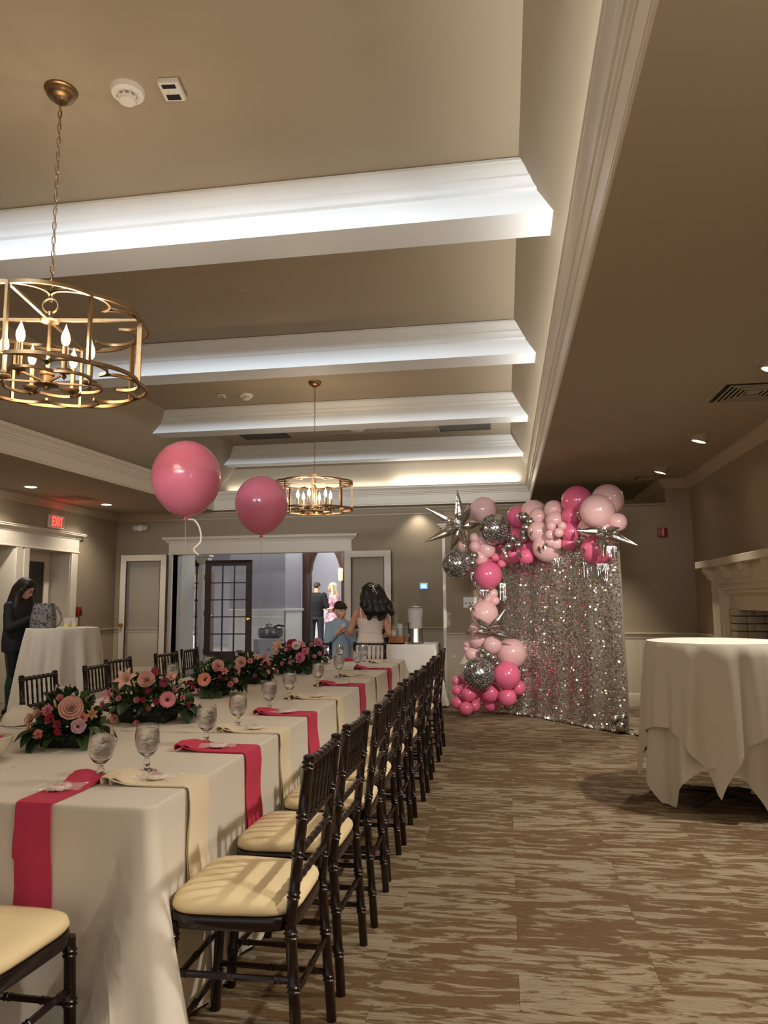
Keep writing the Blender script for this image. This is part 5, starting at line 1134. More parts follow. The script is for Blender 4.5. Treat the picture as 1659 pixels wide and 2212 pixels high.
def fmesh(kind, col):
    if (kind, col) not in FM:
        me = shape(kind).mesh(kind, 60); me.materials.append(COLS[col])
        if kind in ('gerbera', 'lisianthus', 'lily'): me.materials.append(CENT if kind != 'lily' else COLS['bud'])
        FM[kind, col] = me
    return FM[kind, col]
LG = [mat('dark_leaf', c(40, 62, 32), .42, var=.3, vscale=20), mat('mid_leaf', c(66, 90, 44), .45, var=.3, vscale=20), mat('pale_leaf', c(122, 138, 84), .5, var=.25, vscale=20)]
def leafmesh(L, w, bend, mt):
    m = MB()
    def f(u, v):
        x = (u - .5) * 2 * w * math.sin(PI * (.03 + .95 * v)) ** .75 * (1 - .25 * v); a = bend * v
        return (x, L * math.sin(a) / max(bend, .01) if bend else L * v, L * (1 - math.cos(a)) / max(bend, .01) * -1 + abs(x) * .35)
    m.grid(f, 4, 6); me = m.mesh('leaf', 60); me.materials.append(mt); return me
LEAF = [leafmesh(.1, .044, .9, LG[0]), leafmesh(.075, .032, .7, LG[0]), leafmesh(.08, .026, .9, LG[1]), leafmesh(.05, .017, .4, LG[1]), leafmesh(.045, .018, .5, LG[2])]
DISH = mat('dark_green_dish', c(28, 34, 30), .4)
def arrangement(x, y, w, d, h, label, flowers, nleaf, seed, dish=(.1, .07)):
    R_ = random.Random(seed); z0 = TZ + .003; t = thing('flower_arrangement', label, 'flowers', (x, y, z0), 0)
    loc = Vector((x, y, z0)); cen = loc + Vector((0, 0, .05)); ax = Vector((w / 2, d / 2, h - .055))
    a, b = dish; m = MB()
    pr_ = [(.8, 0), (.86, .004), (1.0, .06), (.95, .06), (.82, .012)]
    m.add([(sx * a * k, sy * b * k, z) for k, z in pr_ for sx, sy in ((-1, -1), (1, -1), (1, 1), (-1, 1))], [(0, 3, 2, 1)] + [(4 * j + q, 4 * j + (q + 1) % 4, 4 * j + 4 + (q + 1) % 4, 4 * j + 4 + q) for j in range(4) for q in range(4)] + [(16, 17, 18, 19)])
    m.build('dish', DISH, t, 30)
    fo = MB()     # fine greenery filling the mound
    for k in range(620):
        u = Vector((R_.gauss(0, 1), R_.gauss(0, 1), abs(R_.gauss(0, 1)) - .1)).normalized(); q = R_.uniform(.35, .84)
        p = Vector((u.x * ax.x, u.y * ax.y, max(-.02, u.z * ax.z))) * q + Vector((0, 0, .05)); L = R_.uniform(.022, .05); s_ = L * .38
        dr = (u + Vector((R_.uniform(-.7, .7), R_.uniform(-.7, .7), R_.uniform(-.3, .6)))).normalized(); sd = dr.orthogonal().normalized(); sd = (Matrix.Rotation(R_.uniform(0, 6), 3, dr) @ sd)
        up_ = dr.cross(sd); fo.m = 0 if R_.random() < .7 else 1
        fo.add([p, p + dr * L * .5 + sd * s_ + up_ * s_ * .3, p + dr * L, p + dr * L * .5 - sd * s_ + up_ * s_ * .3], [(0, 1, 2), (0, 2, 3)])
    stuff(fo.build('filler_greenery', [LG[0], LG[1]], t, 0))
    eye = Vector((0, 0, CH)); spots_ = []
    for kind, col, px, py, rpx in flowers:
        rd = (at(px, py, Y=y) - eye).normalized(); o_ = eye - cen
        A = sum((rd[i] / ax[i]) ** 2 for i in range(3)); B = 2 * sum(rd[i] * o_[i] / ax[i] ** 2 for i in range(3)); Cc = sum((o_[i] / ax[i]) ** 2 for i in range(3)) - 1; D = B * B - 4 * A * Cc
        if D > 0: p = eye + rd * ((-B - D ** .5) / (2 * A))
        else: p = at(px, py, Y=y - .02)
        nrm = Vector(((p.x - cen.x) / ax.x ** 2, (p.y - cen.y) / ax.y ** 2, (p.z - cen.z) / ax.z ** 2)).normalized()
        r = rpx / FPX * (p - eye).length
        face = (nrm - rd * (.55 if kind != 'lily_bud' else -.2) + Vector((0, 0, .15 if kind != 'lily_bud' else .8))).normalized()
        p = p - face * r * .35; spots_.append((p - loc + face * r * .6, r))
        e_ = (Matrix.Rotation(0, 3, 'Z') @ face.to_track_quat('Z', 'Y').to_matrix() @ Matrix.Rotation(R_.uniform(0, 6), 3, 'Z')).to_euler()
        link(kind, fmesh(kind, col), None, t, p - loc, e_, r * (1.12 if kind != 'gerbera' else 1.0))
    for k in range(nleaf):
        if k % 5 == 4: continue
        a_ = R_.uniform(0, 2 * PI); el = R_.choice([R_.uniform(-.05, .3), R_.uniform(-.05, .3), R_.uniform(.2, 1.1)]); u = Vector((math.cos(a_) * math.cos(el), math.sin(a_) * math.cos(el), math.sin(el)))
        p = Vector((u.x * ax.x, u.y * ax.y, u.z * ax.z)) * (R_.uniform(.62, .9) if el < .3 else R_.uniform(.6, .8)) + Vector((0, 0, .05))
        dr = (u + Vector((R_.uniform(-.4, .4), R_.uniform(-.4, .4), -.25 if el < .3 else .1))).normalized()
        p.z = max(p.z, .03)
        if any((p + dr * .05 * f - q_).length < r_ * 1.15 + .008 for q_, r_ in spots_ for f in (0, 1)): continue
        q = dr.to_track_quat('Y', 'Z'); big = el < .3
        link('leaf', LEAF[R_.choice([0, 0, 1, 2]) if big else R_.choice([1, 3, 3, 3, 4, 4])], None, t, p, q.to_euler(), R_.uniform(.8, 1.15))
    return t
Z1 = lambda x, y, r: (x * .2893, 1380 + y * .2893, r * .2893)
Z2 = lambda x, y, r: (380 + x * .3134, 1350 + y * .3134, r * .3134)
def FL_(Z, rows): return [(k, c_) + Z(x, y, r) for k, c_, x, y, r in rows]
arrangement(-1.86, 2.97, .33, .30, .26, 'nearest low flower arrangement with one large blush rose on a dark dish', FL_(Z1, [
 ('rose', 'blush', 530, 518, 86), ('carnation', 'pink', 355, 535, 52), ('bud_rose', 'hot', 378, 600, 46), ('bud_rose', 'hot', 430, 642, 40), ('bud_rose', 'hot', 435, 695, 34), ('gerbera', 'coral', 195, 690, 72), ('carnation', 'coral', 285, 712, 44), ('carnation', 'coral', 615, 588, 48),
 ('lisianthus', 'mauve', 582, 655, 70), ('lily_bud', 'bud', 412, 485, 42), ('bud_rose', 'pink', 450, 448, 36), ('lily', 'tan', 680, 565, 44), ('lisianthus', 'blush', 222, 600, 52), ('bud_rose', 'blush', 285, 560, 42)]), 46, 1)
arrangement(-1.82, 3.62, .50, .34, .29, 'largest low flower arrangement, second from the camera, with pink lily and pink gerbera', FL_(Z1, [
 ('lily', 'blush', 945, 310, 82), ('lily', 'pink', 815, 420, 46), ('rose', 'blush', 1092, 305, 64), ('ranunculus', 'rosepink', 1160, 243, 50), ('ranunculus', 'rosepink', 1222, 328, 54), ('lisianthus', 'blush', 1278, 285, 50), ('lily_bud', 'bud', 1345, 320, 40), ('lily_bud', 'bud', 1000, 335, 40), ('bud_rose', 'hot', 1110, 392, 28),
 ('bud_rose', 'hot', 1072, 457, 30), ('bud_rose', 'hot', 1165, 477, 30), ('gerbera', 'pink', 1252, 452, 70), ('ranunculus', 'pink', 1110, 517, 34), ('bud_rose', 'pink', 1022, 457, 30), ('bud_rose', 'pink', 1305, 385, 27), ('bud_rose', 'pink', 1357, 440, 26), ('carnation', 'pink', 885, 445, 29), ('bud_rose', 'pink', 1022, 627, 30),
 ('bud_rose', 'blush', 1010, 535, 12), ('carnation', 'pink', 765, 490, 34), ('lily', 'blush', 705, 470, 36), ('lisianthus', 'blush', 855, 595, 44), ('bud_rose', 'hot', 1420, 340, 22), ('bud_rose', 'hot', 1442, 365, 20), ('bud_rose', 'hot', 1402, 490, 24), ('bud_rose', 'hot', 1375, 330, 18)]), 70, 2, (.14, .08))
arrangement(-1.88, 4.66, .36, .28, .27, 'third low flower arrangement from the camera, with a peach gerbera in front', FL_(Z2, [
 ('gerbera', 'coral', 195, 375, 56), ('rose', 'blush', 290, 280, 44), ('bud_rose', 'pink', 275, 312, 22), ('bud_rose', 'hot', 302, 360, 20), ('bud_rose', 'hot', 348, 370, 20), ('carnation', 'pink', 375, 408, 28), ('lisianthus', 'blush', 410, 382, 26), ('lily_bud', 'bud', 210, 298, 24), ('lily_bud', 'bud', 188, 312, 18), ('bud_rose', 'hot', 100, 405, 18), ('bud_rose', 'rosepink', 120, 432, 18), ('carnation', 'pink', 155, 455, 24), ('lily', 'pink', 335, 320, 30), ('bud_rose', 'hot', 320, 325, 14)]), 46, 3, (.085, .06))
arrangement(-1.92, 5.40, .33, .28, .27, 'fourth flower arrangement from the camera, with a blush rose and coral gerbera seen edge on', FL_(Z2, [
 ('rose', 'blush', 448, 257, 42), ('carnation', 'pink', 512, 248, 26), ('gerbera', 'coral', 415, 312, 40), ('ranunculus', 'pink', 545, 350, 28), ('lily_bud', 'bud', 497, 207, 28), ('lily', 'pink', 612, 235, 42), ('lily', 'blush', 555, 222, 28), ('bud_rose', 'hot', 610, 290, 16), ('bud_rose', 'pink', 438, 345, 11), ('lisianthus', 'blush', 632, 325, 24), ('carnation', 'pink', 640, 262, 24), ('bud_rose', 'rosepink', 590, 262, 18)]), 44, 4, (.09, .06))
arrangement(-1.82, 6.18, .42, .32, .30, 'fifth flower arrangement from the camera, crowned by crimson blooms around an ivory rose', FL_(Z2, [
 ('lily', 'peach', 708, 147, 48), ('lisianthus', 'peach', 692, 186, 34), ('carnation', 'hot', 790, 120, 32), ('carnation', 'hot', 778, 162, 28), ('carnation', 'hot', 815, 112, 26), ('rose', 'white', 828, 143, 34), ('carnation', 'pink', 890, 182, 34), ('gerbera', 'rosepink', 857, 222, 42), ('bud_rose', 'pink', 735, 266, 21), ('bud_rose', 'pink', 787, 258, 21), ('ranunculus', 'pink', 685, 320, 25), ('bud_rose', 'rosepink', 850, 250, 24),
 ('lily', 'pink', 868, 140, 30), ('bud_rose', 'blush', 760, 175, 20), ('bud_rose', 'blush', 640, 170, 20)]), 52, 5, (.1, .07))
arrangement(-1.9, 7.15, .30, .26, .25, 'farthest flower arrangement, by the far table end, topped by a pink rose', FL_(Z2, [
 ('rose', 'pink', 978, 120, 34), ('bud_rose', 'pink', 935, 138, 22), ('carnation', 'pink', 990, 196, 21), ('carnation', 'pink', 955, 216, 19), ('bud_rose', 'hot', 1015, 166, 15), ('bud_rose', 'pink', 1040, 195, 14), ('bud_rose', 'hot', 915, 206, 18), ('bud_rose', 'pink', 912, 170, 20), ('bud_rose', 'rosepink', 1002, 148, 16)]), 38, 6, (.08, .06))
# ------------------------------------------------------------------ people
class Blob:
    """closed volumes fused into one continuous skin"""
    def __init__(s): s.m = MB()
    def cap(s, a, b, ra, rb, n=14):
        a, b = Vector(a), Vector(b); d = b - a; L = d.length; M_ = Matrix.Translation(a) @ d.to_track_quat('Z', 'Y').to_matrix().to_4x4(); pr_ = []
        for k in range(6): q = -PI / 2 + PI / 2 * k / 5; pr_.append((max(1e-6, ra * math.cos(q)), ra * math.sin(q)))
        for k in range(6): q = PI / 2 * k / 5; pr_.append((max(1e-6, rb * math.cos(q)), L + rb * math.sin(q)))
        s.m.lathe(pr_, n, M_, cap=True); return s
    def chain(s, pts, rs):
        for (a, b), (ra, rb) in zip(zip(pts, pts[1:]), zip(rs, rs[1:])): s.cap(a, b, ra, rb)
        return s
    def ell(s, cen, rad, M=None): s.m.ell(cen, rad, 22, 14, M); return s
    def loft(s, rings, M, n=28, e=1.0):
        """rings: (centre, half width, half depth); M maps local right/forward/up"""
        vs = []
        for ce, rx, ry in rings:
            for k in range(n):
                a = 2 * PI * k / n; ca, sa = math.cos(a), math.sin(a)
                vs.append(Vector(ce) + M @ Vector((abs(ca) ** e * math.copysign(rx, ca), abs(sa) ** e * math.copysign(ry, sa), 0)))
        R_ = len(rings)
        s.m.add(vs, [(j * n + k, j * n + (k + 1) % n, (j + 1) * n + (k + 1) % n, (j + 1) * n + k) for j in range(R_ - 1) for k in range(n)] + [tuple(range(n - 1, -1, -1)), tuple((R_ - 1) * n + k for k in range(n))]); return s
    def build(s, name, mt, parent, vox=.009, it=4, loc=(0, 0, 0), deform=None):
        me = s.m.mesh('tmp', 0); o = bpy.data.objects.new('tmp', me); C.objects.link(o)
        r = o.modifiers.new('r', 'REMESH'); r.mode = 'VOXEL'; r.voxel_size = vox
        q = o.modifiers.new('s', 'SMOOTH'); q.iterations = it; q.factor = .5
        dg = bpy.context.evaluated_depsgraph_get(); nm = bpy.data.meshes.new_from_object(o.evaluated_get(dg)); bpy.data.objects.remove(o); bpy.data.meshes.remove(me)
        if deform:
            for v in nm.vertices: v.co = deform(v.co)
        nm.transform(Matrix.Translation(-Vector(loc))); nm.name = name; nm.shade_smooth(); return link(name, nm, mt, parent)
SKIN = mat('skin_light', c(222, 172, 142), .5, Subsurface_Weight=.1, Subsurface_Radius=(.02, .008, .004)); SKIN2 = mat('skin_tan', c(206, 150, 116), .5, Subsurface_Weight=.1, Subsurface_Radius=(.02, .008, .004))
EYEW = mat('eye_white', c(230, 226, 220), .3); IRIS = mat('eye_dark', c(30, 20, 16), .25); LIP = mat('lip_rose', c(178, 96, 92), .45); BROW = mat('brow_hair', c(46, 32, 26), .8)
def hand(B, w, d, nrm, th, L=.17, curl=.4, r=.0085):
    """palm from wrist w along d, palm facing nrm, thumb on side th"""
    w, d, nrm = Vector(w), Vector(d).normalized(), Vector(nrm).normalized(); nrm = (nrm - d * nrm.dot(d)).normalized(); s_ = d.cross(nrm).normalized()
    if s_.dot(Vector(th)) < 0: s_ = -s_
    k = L / .18
    for q in (-.026, -.009, .009, .026): B.cap(w + d * .012 * k, w + d * .085 * k + s_ * q * k, .015 * k, .0115 * k, 10)
    for q, ln in ((.028, .068), (.0095, .078), (-.0095, .072), (-.027, .055)):
        p = w + d * .088 * k + s_ * q * k; dd = d.copy(); pts = [p]
        for j in range(3):
            dd = (dd + nrm * math.tan(curl * .75)).normalized(); p = p + dd * ln * k / 2.6 * (1 - .14 * j); pts.append(p)
        B.chain(pts, [r * k, r * .95 * k, r * .85 * k, r * .7 * k])
    p = w + d * .025 * k + s_ * .025 * k; q = p + (d * .5 + s_ * .8 + nrm * .3).normalized() * .04 * k; B.chain([p, q, q + (d * .85 + s_ * .25 + nrm * .35).normalized() * .045 * k], [.013 * k, .0105 * k, .008 * k])
class Fig:
    def __init__(s, name, label, base, yaw, H, skin):
        s.t = thing(name, label, 'person', base); s.b = Vector(base); s.H = H; s.skin = skin; s.yaw = yaw
        s.R = Matrix.Rotation(yaw, 3, 'Z'); s.loc = s.b
    def L(s, r, f, u): return s.b + s.R @ Vector((r, f, u))
    def loc_of(s, p): return s.R.inverted() @ (Vector(p) - s.b)
    def head(s, B, cen, hh, nod=0., turn=0., tilt=0.):
        """skull, jaw, nose, ears; hh = head height. Returns the head's own frame"""
        M_ = s.R @ Matrix.Rotation(turn, 3, 'Z') @ Matrix.Rotation(-nod, 3, 'X') @ Matrix.Rotation(tilt, 3, 'Y'); c_ = Vector(cen); k = hh / .225
        q = lambda x, y, z: c_ + M_ @ (Vector((x, y, z)) * k)
        B.ell(q(0, -.008, .028), (.074 * k, .092 * k, .084 * k), M_); B.ell(q(0, .022, -.03), (.06 * k, .066 * k, .076 * k), M_); B.ell(q(0, .05, -.078), (.034 * k, .036 * k, .032 * k), M_)
        B.cap(q(0, .082, .012), q(0, .1, -.022), .009 * k, .014 * k); B.ell(q(0, .085, -.052), (.024 * k, .014 * k, .014 * k), M_)
        for sg in (-1, 1): B.ell(q(sg * .072, -.012, -.012), (.01 * k, .02 * k, .03 * k), M_); B.ell(q(sg * .036, .062, -.026), (.022 * k, .02 * k, .022 * k), M_)
        s.hq, s.hM, s.hk = q, M_, k; return q
    def face(s, iris=IRIS, brow=BROW, lid=0.6):
        q, M_, k = s.hq, s.hM, s.hk; a, b_, d_ = MB(), MB(), MB()
        for sg in (-1, 1):
            a.ell(q(sg * .031, .077, .008), (.0145 * k, .008 * k, .0085 * k * lid), 12, 8, M_); b_.ell(q(sg * .031, .0835, .007), (.0065 * k, .004 * k, .0065 * k * lid), 10, 6, M_)
            d_.tube([q(sg * .014, .09, .03), q(sg * .032, .088, .036), q(sg * .05, .074, .03)], .0035 * k, 6)
        for m, n_, mt in ((a, 'eyes', EYEW), (b_, 'irises', iris), (d_, 'eyebrows', brow)): m.build(n_, mt, s.t, 60, -s.loc)
        MB().tube([q(-.021, .089, -.05), q(-.008, .0985, -.047), q(.008, .0985, -.047), q(.021, .089, -.05), q(.0, .098, -.057)], .0042 * k, 6).build('lips', LIP, s.t, 60, -s.loc)
    def arm(s, B, sh, el, wr, r=(.05, .042, .038, .026)):
        B.cap(sh, el, r[0], r[1]); m_ = Vector(el).lerp(Vector(wr), .3); B.chain([el, m_, wr], [r[1], r[2] + .003, r[3]])
    def leg(s, B, hip, kn, an, r=(.085, .056, .052, .034)):
        B.cap(hip, kn, r[0], r[1]); m_ = Vector(kn).lerp(Vector(an), .3) + s.R @ Vector((0, -.012, 0)); B.chain([kn, m_, an], [r[1], r[2] + .004, r[3]])
    def skinbuild(s, B, vox=.0075): return B.build('body', s.skin, s.t, vox, 3, s.loc)
    def part(s, B, name, mt, vox=.01, it=5, deform=None): return B.build(name, mt, s.t, vox, it, s.loc, deform)
def shoe(F_, B, an, yaw, L=.25, w=.042, up=.05):
    d = F_.R @ Matrix.Rotation(yaw, 3, 'Z') @ Vector((0, 1, 0)); a = Vector(an); a = Vector((a.x, a.y, F_.b.z)); B.cap(a - d * .05 + Vector((0, 0, .04)), a + d * (L - .1) + Vector((0, 0, .034)), .04, .033); B.cap(a + Vector((0, 0, .045)), a + Vector((0, 0, .045 + up)), .042, .042)
    B.m.box(a.x - .01, a.x + .01, a.y - .01, a.y + .01, F_.b.z + .004, F_.b.z + .03)
NAVY = mat('navy_jacket', c(27, 27, 34), .75, bump=.3, bscale=30)
def wave(amp, f): return lambda v: v + Vector((math.sin(v.z * f + v.x * 9), math.sin(v.z * f * .8 + v.y * 9 + 1), 0)) * amp
# --- woman in a dark jacket, head bent over the bag
w = Fig('person', 'woman with long dark hair, glasses and dark jacket looking into the patterned bag', (-6.08, 8.52, 0), -PI / 2 - .1, 1.68, SKIN)
B = Blob(); L = w.L
hd = L(0, .10, 1.555); w.head(B, hd, .225, nod=.55); B.cap(L(0, .02, 1.38), L(0, .065, 1.50), .055, .05)
B.loft([(L(0, 0, .80), .15, .11), (L(0, 0, .95), .165, .12), (L(0, 0, 1.1), .135, .1), (L(0, .0, 1.28), .16, .11), (L(0, .01, 1.38), .13, .08)], w.R)
aR = (L(.17, .0, 1.34), L(.22, .06, 1.07), L(.11, .30, 1.20)); aL = (L(-.17, .0, 1.34), L(-.21, .09, 1.08), L(-.07, .33, 1.22))
for a in (aR, aL): w.arm(B, *a)
hand(B, aR[2], L(.06, .46, 1.2) - aR[2], L(-1, .0, .2) - L(0, 0, 0), (0, 0, 1), .17, .45); hand(B, aL[2], L(-.03, .48, 1.2) - aL[2], L(1, 0, .1) - L(0, 0, 0), (0, 0, 1), .17, .45)
for sg in (-1, 1): w.leg(B, L(sg * .085, 0, .86), L(sg * .09, .03, .47), L(sg * .085, -.0, .09)); B.cap(L(sg * .085, -.01, .06), L(sg * .09, .12, .04), .035, .03)
w.skinbuild(B); w.face(lid=.45)
B = Blob(); B.loft([(L(0, .0, .77), .19, .145), (L(0, 0, .9), .2, .15), (L(0, 0, 1.08), .18, .14), (L(0, .0, 1.25), .195, .145), (L(0, .0, 1.35), .175, .12), (L(0, .01, 1.42), .085, .075)], w.R, e=.85)
for sh, el, wr in (aR, aL): B.cap(sh, el, .064, .058); B.cap(el, Vector(el).lerp(Vector(wr), .86), .058, .046)
B.cap(L(-.06, .05, 1.41), L(.06, .05, 1.41), .05, .05); w.part(B, 'jacket', NAVY, .012, 3)
OLIVE = mat('legging_olive', c(62, 56, 36), .8); TEAL = mat('legging_teal', c(24, 58, 54), .8); BLK = mat('black_fabric', c(15, 15, 17), .8)
for n_, mt, a, b_ in (('leggings_upper', OLIVE, .45, .86), ('leggings_lower', TEAL, .12, .5)):
    B = Blob()
    for sg in (-1, 1):
        if a > .4: B.cap(L(sg * .085, 0, .84), L(sg * .09, .03, .49), .095, .066)
        else: B.chain([L(sg * .09, .03, .5), L(sg * .088, .005, .34), L(sg * .085, 0, .14)], [.064, .066, .045])
    w.part(B, n_, mt, .01, 3)
B = Blob()
for sg in (-1, 1): B.cap(L(sg * .11, .035, .8), L(sg * .115, .06, .52), .075, .05)
w.part(B, 'leggings_stripe', BLK, .01, 3)
B = Blob()
for sg in (-1, 1): shoe(w, B, L(sg * .085, -.01, 0), 0)
w.part(B, 'shoes', BLK, .009, 2)
HAIRD = mat('dark_brown_hair', c(32, 22, 18), .55, bump=.9, bscale=30, var=.25, vscale=25)
q = w.hq; B = Blob(); B.ell(q(0, -.02, .045), (.088, .098, .09), w.hM); B.chain([q(0, -.07, .04), q(0, -.10, -.06), L(0, -.08, 1.38), L(0, -.10, 1.25)], [.085, .085, .09, .05])
for sg in (-1, 1): B.chain([q(sg * .06, .02, .07), q(sg * .085, .025, .0), q(sg * .088, .0, -.09), L(sg * .13, .06, 1.32), L(sg * .12, .1, 1.2)], [.034, .03, .042, .05, .018])
w.part(B, 'hair', HAIRD, .008, 3)
m = MB()
for sg in (-1, 1): m.tube([q(sg * .033 + .024 * math.cos(a), .098, .006 + .018 * math.sin(a)) for a in [2 * PI * i / 14 for i in range(14)]], .0026, 6, closed=True); m.tube([q(sg * .057, .095, .01), q(sg * .076, .0, .012)], .0025, 5)
m.tube([q(-.01, .1, .008), q(.01, .1, .008)], .0025, 5).build('glasses', BLACK, w.t, 40, -w.loc)
# --- man in black seen from behind, in the hall
w = Fig('person', 'man in black sweater and dark jeans seen from behind in the hall', (-4.66, 18.0, HZ), -.12, 1.75, SKIN); L = w.L; B = Blob()
hd = L(0, .05, 1.60); w.head(B, hd, .225, nod=.35); B.cap(L(0, 0, 1.42), L(0, .02, 1.55), .062, .056)
B.loft([(L(0, 0, .88), .165, .115), (L(0, 0, 1.05), .155, .11), (L(0, 0, 1.25), .19, .12), (L(0, 0, 1.42), .17, .09)], w.R)
aR = (L(.2, 0, 1.38), L(.29, -.02, 1.1), L(.12, .22, 1.12)); aL = (L(-.2, 0, 1.38), L(-.28, -.02, 1.1), L(-.1, .22, 1.12))
for a in (aR, aL): w.arm(B, *a, r=(.055, .046, .042, .03)); hand(B, a[2], w.R @ Vector((-math.copysign(1, w.loc_of(a[2]).x) * .6, .6, 0)), Vector((0, 0, 1)), w.R @ Vector((0, 1, 0)))
for sg in (-1, 1): w.leg(B, L(sg * .1, 0, .9), L(sg * .115, .02, .49), L(sg * .12, 0, .09)); B.cap(L(sg * .12, -.02, .05), L(sg * .13, .14, .04), .04, .035)
w.skinbuild(B, .009); w.face()
B = Blob(); B.loft([(L(0, 0, .86), .19, .135), (L(0, 0, 1.0), .19, .135), (L(0, 0, 1.22), .225, .145), (L(0, 0, 1.38), .215, .12), (L(0, 0, 1.455), .1, .075)], w.R, e=.9)
for sh, el, wr in (aR, aL): B.cap(sh, el, .08, .064); B.cap(el, Vector(el).lerp(Vector(wr), .88), .064, .046)
w.part(B, 'sweater', BLK, .012, 3)
B = Blob(); B.loft([(L(0, 0, .78), .18, .13), (L(0, 0, .93), .18, .13)], w.R)
for sg in (-1, 1): B.chain([L(sg * .1, 0, .82), L(sg * .115, .02, .49), L(sg * .125, -.005, .07)], [.1, .078, .068])
w.part(B, 'jeans', mat('dark_jeans', c(44, 46, 54), .85), .012, 3)
B = Blob(); [shoe(w, B, L(sg * .12, 0, 0), 0) for sg in (-1, 1)]; w.part(B, 'shoes', BLK, .01, 2)
q = w.hq; B = Blob(); B.ell(q(0, -.02, .045), (.083, .095, .08), w.hM); B.ell(q(0, -.06, -.0), (.07, .055, .06), w.hM); w.part(B, 'hair', mat('short_brown_hair', c(58, 46, 38), .6, bump=.6, bscale=60), .008, 2)
# --- blonde woman in a pink dress
w = Fig('person', 'woman with long blonde hair in short pink puff-sleeve dress and white boots', (-4.25, 18.05, HZ), 2.05, 1.7, SKIN); L = w.L; B = Blob()
hd = L(0, .03, 1.58); w.head(B, hd, .22, nod=-.02, turn=.1); B.cap(L(0, 0, 1.38), L(0, .015, 1.52), .05, .046)
B.loft([(L(0, 0, .82), .155, .12), (L(0, 0, 1.0), .13, .1), (L(0, 0, 1.18), .135, .105), (L(0, 0, 1.36), .14, .085)], w.R)
aR = (L(.17, 0, 1.33), L(.24, -.06, 1.08), L(.14, .16, 1.06)); aL = (L(-.17, 0, 1.33), L(-.24, -.06, 1.08), L(-.12, .16, 1.04))
for a in (aR, aL): w.arm(B, *a, r=(.042, .036, .033, .023)); hand(B, a[2], w.R @ Vector((-math.copysign(1, w.loc_of(a[2]).x) * .6, .6, -.2)), Vector((0, 0, 1)), w.R @ Vector((0, 1, 0)), .16)
for sg in (-1, 1): w.leg(B, L(sg * .08, 0, .84), L(sg * .095, .02, .47), L(sg * .11, -.01, .1), (.08, .052, .05, .034))
w.skinbuild(B, .009); w.face(brow=mat('fair_brow', c(150, 116, 78), .7))
PD = bpy.data.materials.new('pink_print_dress'); PD.use_nodes = True; nt = PD.node_tree; tcx = nt.nodes.new('ShaderNodeTexCoord'); nz = nt.nodes.new('ShaderNodeTexNoise'); nz.inputs['Scale'].default_value = 17; nz.inputs['Detail'].default_value = 3; rp = nt.nodes.new('ShaderNodeValToRGB')
rp.color_ramp.elements[0].position = .42; rp.color_ramp.elements[0].color = c(176, 112, 124); rp.color_ramp.elements[1].position = .55; rp.color_ramp.elements[1].color = c(226, 180, 186)
nt.links.new(tcx.outputs['Object'], nz.inputs['Vector']); nt.links.new(nz.outputs['Fac'], rp.inputs[0]); nt.links.new(rp.outputs[0], nt.nodes['Principled BSDF'].inputs['Base Color']); nt.nodes['Principled BSDF'].inputs['Roughness'].default_value = .6
B = Blob(); B.loft([(L(0, 0, .66), .24, .2), (L(0, 0, .72), .255, .21), (L(0, 0, .85), .22, .17), (L(0, 0, 1.0), .15, .12), (L(0, 0, 1.05), .145, .115), (L(0, 0, 1.2), .16, .13), (L(0, 0, 1.33), .155, .105), (L(0, 0, 1.40), .09, .07)], w.R)
for a in (aR, aL): B.ell(Vector(a[0]).lerp(Vector(a[1]), .25), (.095, .095, .12)); B.cap(Vector(a[0]).lerp(Vector(a[1]), .4), Vector(a[0]).lerp(Vector(a[1]), .8), .085, .06)
w.part(B, 'dress', PD, .012, 3, lambda v: v + Vector((math.sin(v.z * 46), math.cos(v.z * 39), 0)) * .006)
B = Blob()
for sg in (-1, 1): B.cap(L(sg * .11, -.01, .1), L(sg * .108, -.005, .3), .046, .06); shoe(w, B, L(sg * .11, -.01, 0), 0, .25)
w.part(B, 'boots', mat('white_boots', c(230, 230, 228), .4), .01, 3)
q = w.hq; B = Blob(); B.ell(q(0, -.025, .042), (.086, .098, .085), w.hM); B.chain([q(0, -.07, .03), q(0, -.1, -.08), L(.02, -.11, 1.34), L(.02, -.12, 1.2)], [.085, .085, .085, .03])
for sg in (-1, 1): B.chain([q(sg * .06, .02, .065), q(sg * .085, .01, -.02), L(sg * .1, .03, 1.4), L(sg * .11, .06, 1.27)], [.032, .032, .042, .014])
w.part(B, 'hair', mat('blonde_hair', c(226, 206, 164), .4, bump=.6, bscale=30, var=.15, vscale=25), .008, 3)
# --- boy in a light blue shirt
w = Fig('person', 'young boy with short dark hair in light blue shirt holding a small cup', (-2.17, 9.62, 0), PI + .42, 1.37, SKIN); L = w.L; B = Blob()
hd = L(0, .03, 1.25); w.head(B, hd, .222, nod=.28, turn=.38); B.cap(L(0, 0, 1.04), L(0, .015, 1.16), .045, .043)
B.loft([(L(0, 0, .64), .125, .1), (L(0, 0, .8), .12, .095), (L(0, 0, .98), .13, .095), (L(0, 0, 1.10), .12, .07)], w.R)
aR = (L(.145, 0, 1.06), L(.19, .03, .80), L(.05, .19, .99)); aL = (L(-.145, 0, 1.06), L(-.185, .06, .80), L(-.045, .2, .96))
for a in (aR, aL): w.arm(B, *a, r=(.038, .033, .03, .021))
hand(B, aR[2], L(-.02, .2, 1.09) - aR[2], w.R @ Vector((-1, -.2, 0)), w.R @ Vector((0, -1, .3)), .13, .7, .008); hand(B, aL[2], L(.02, .2, 1.05) - aL[2], w.R @ Vector((1, -.2, 0)), w.R @ Vector((0, -1, .3)), .13, .7, .008)
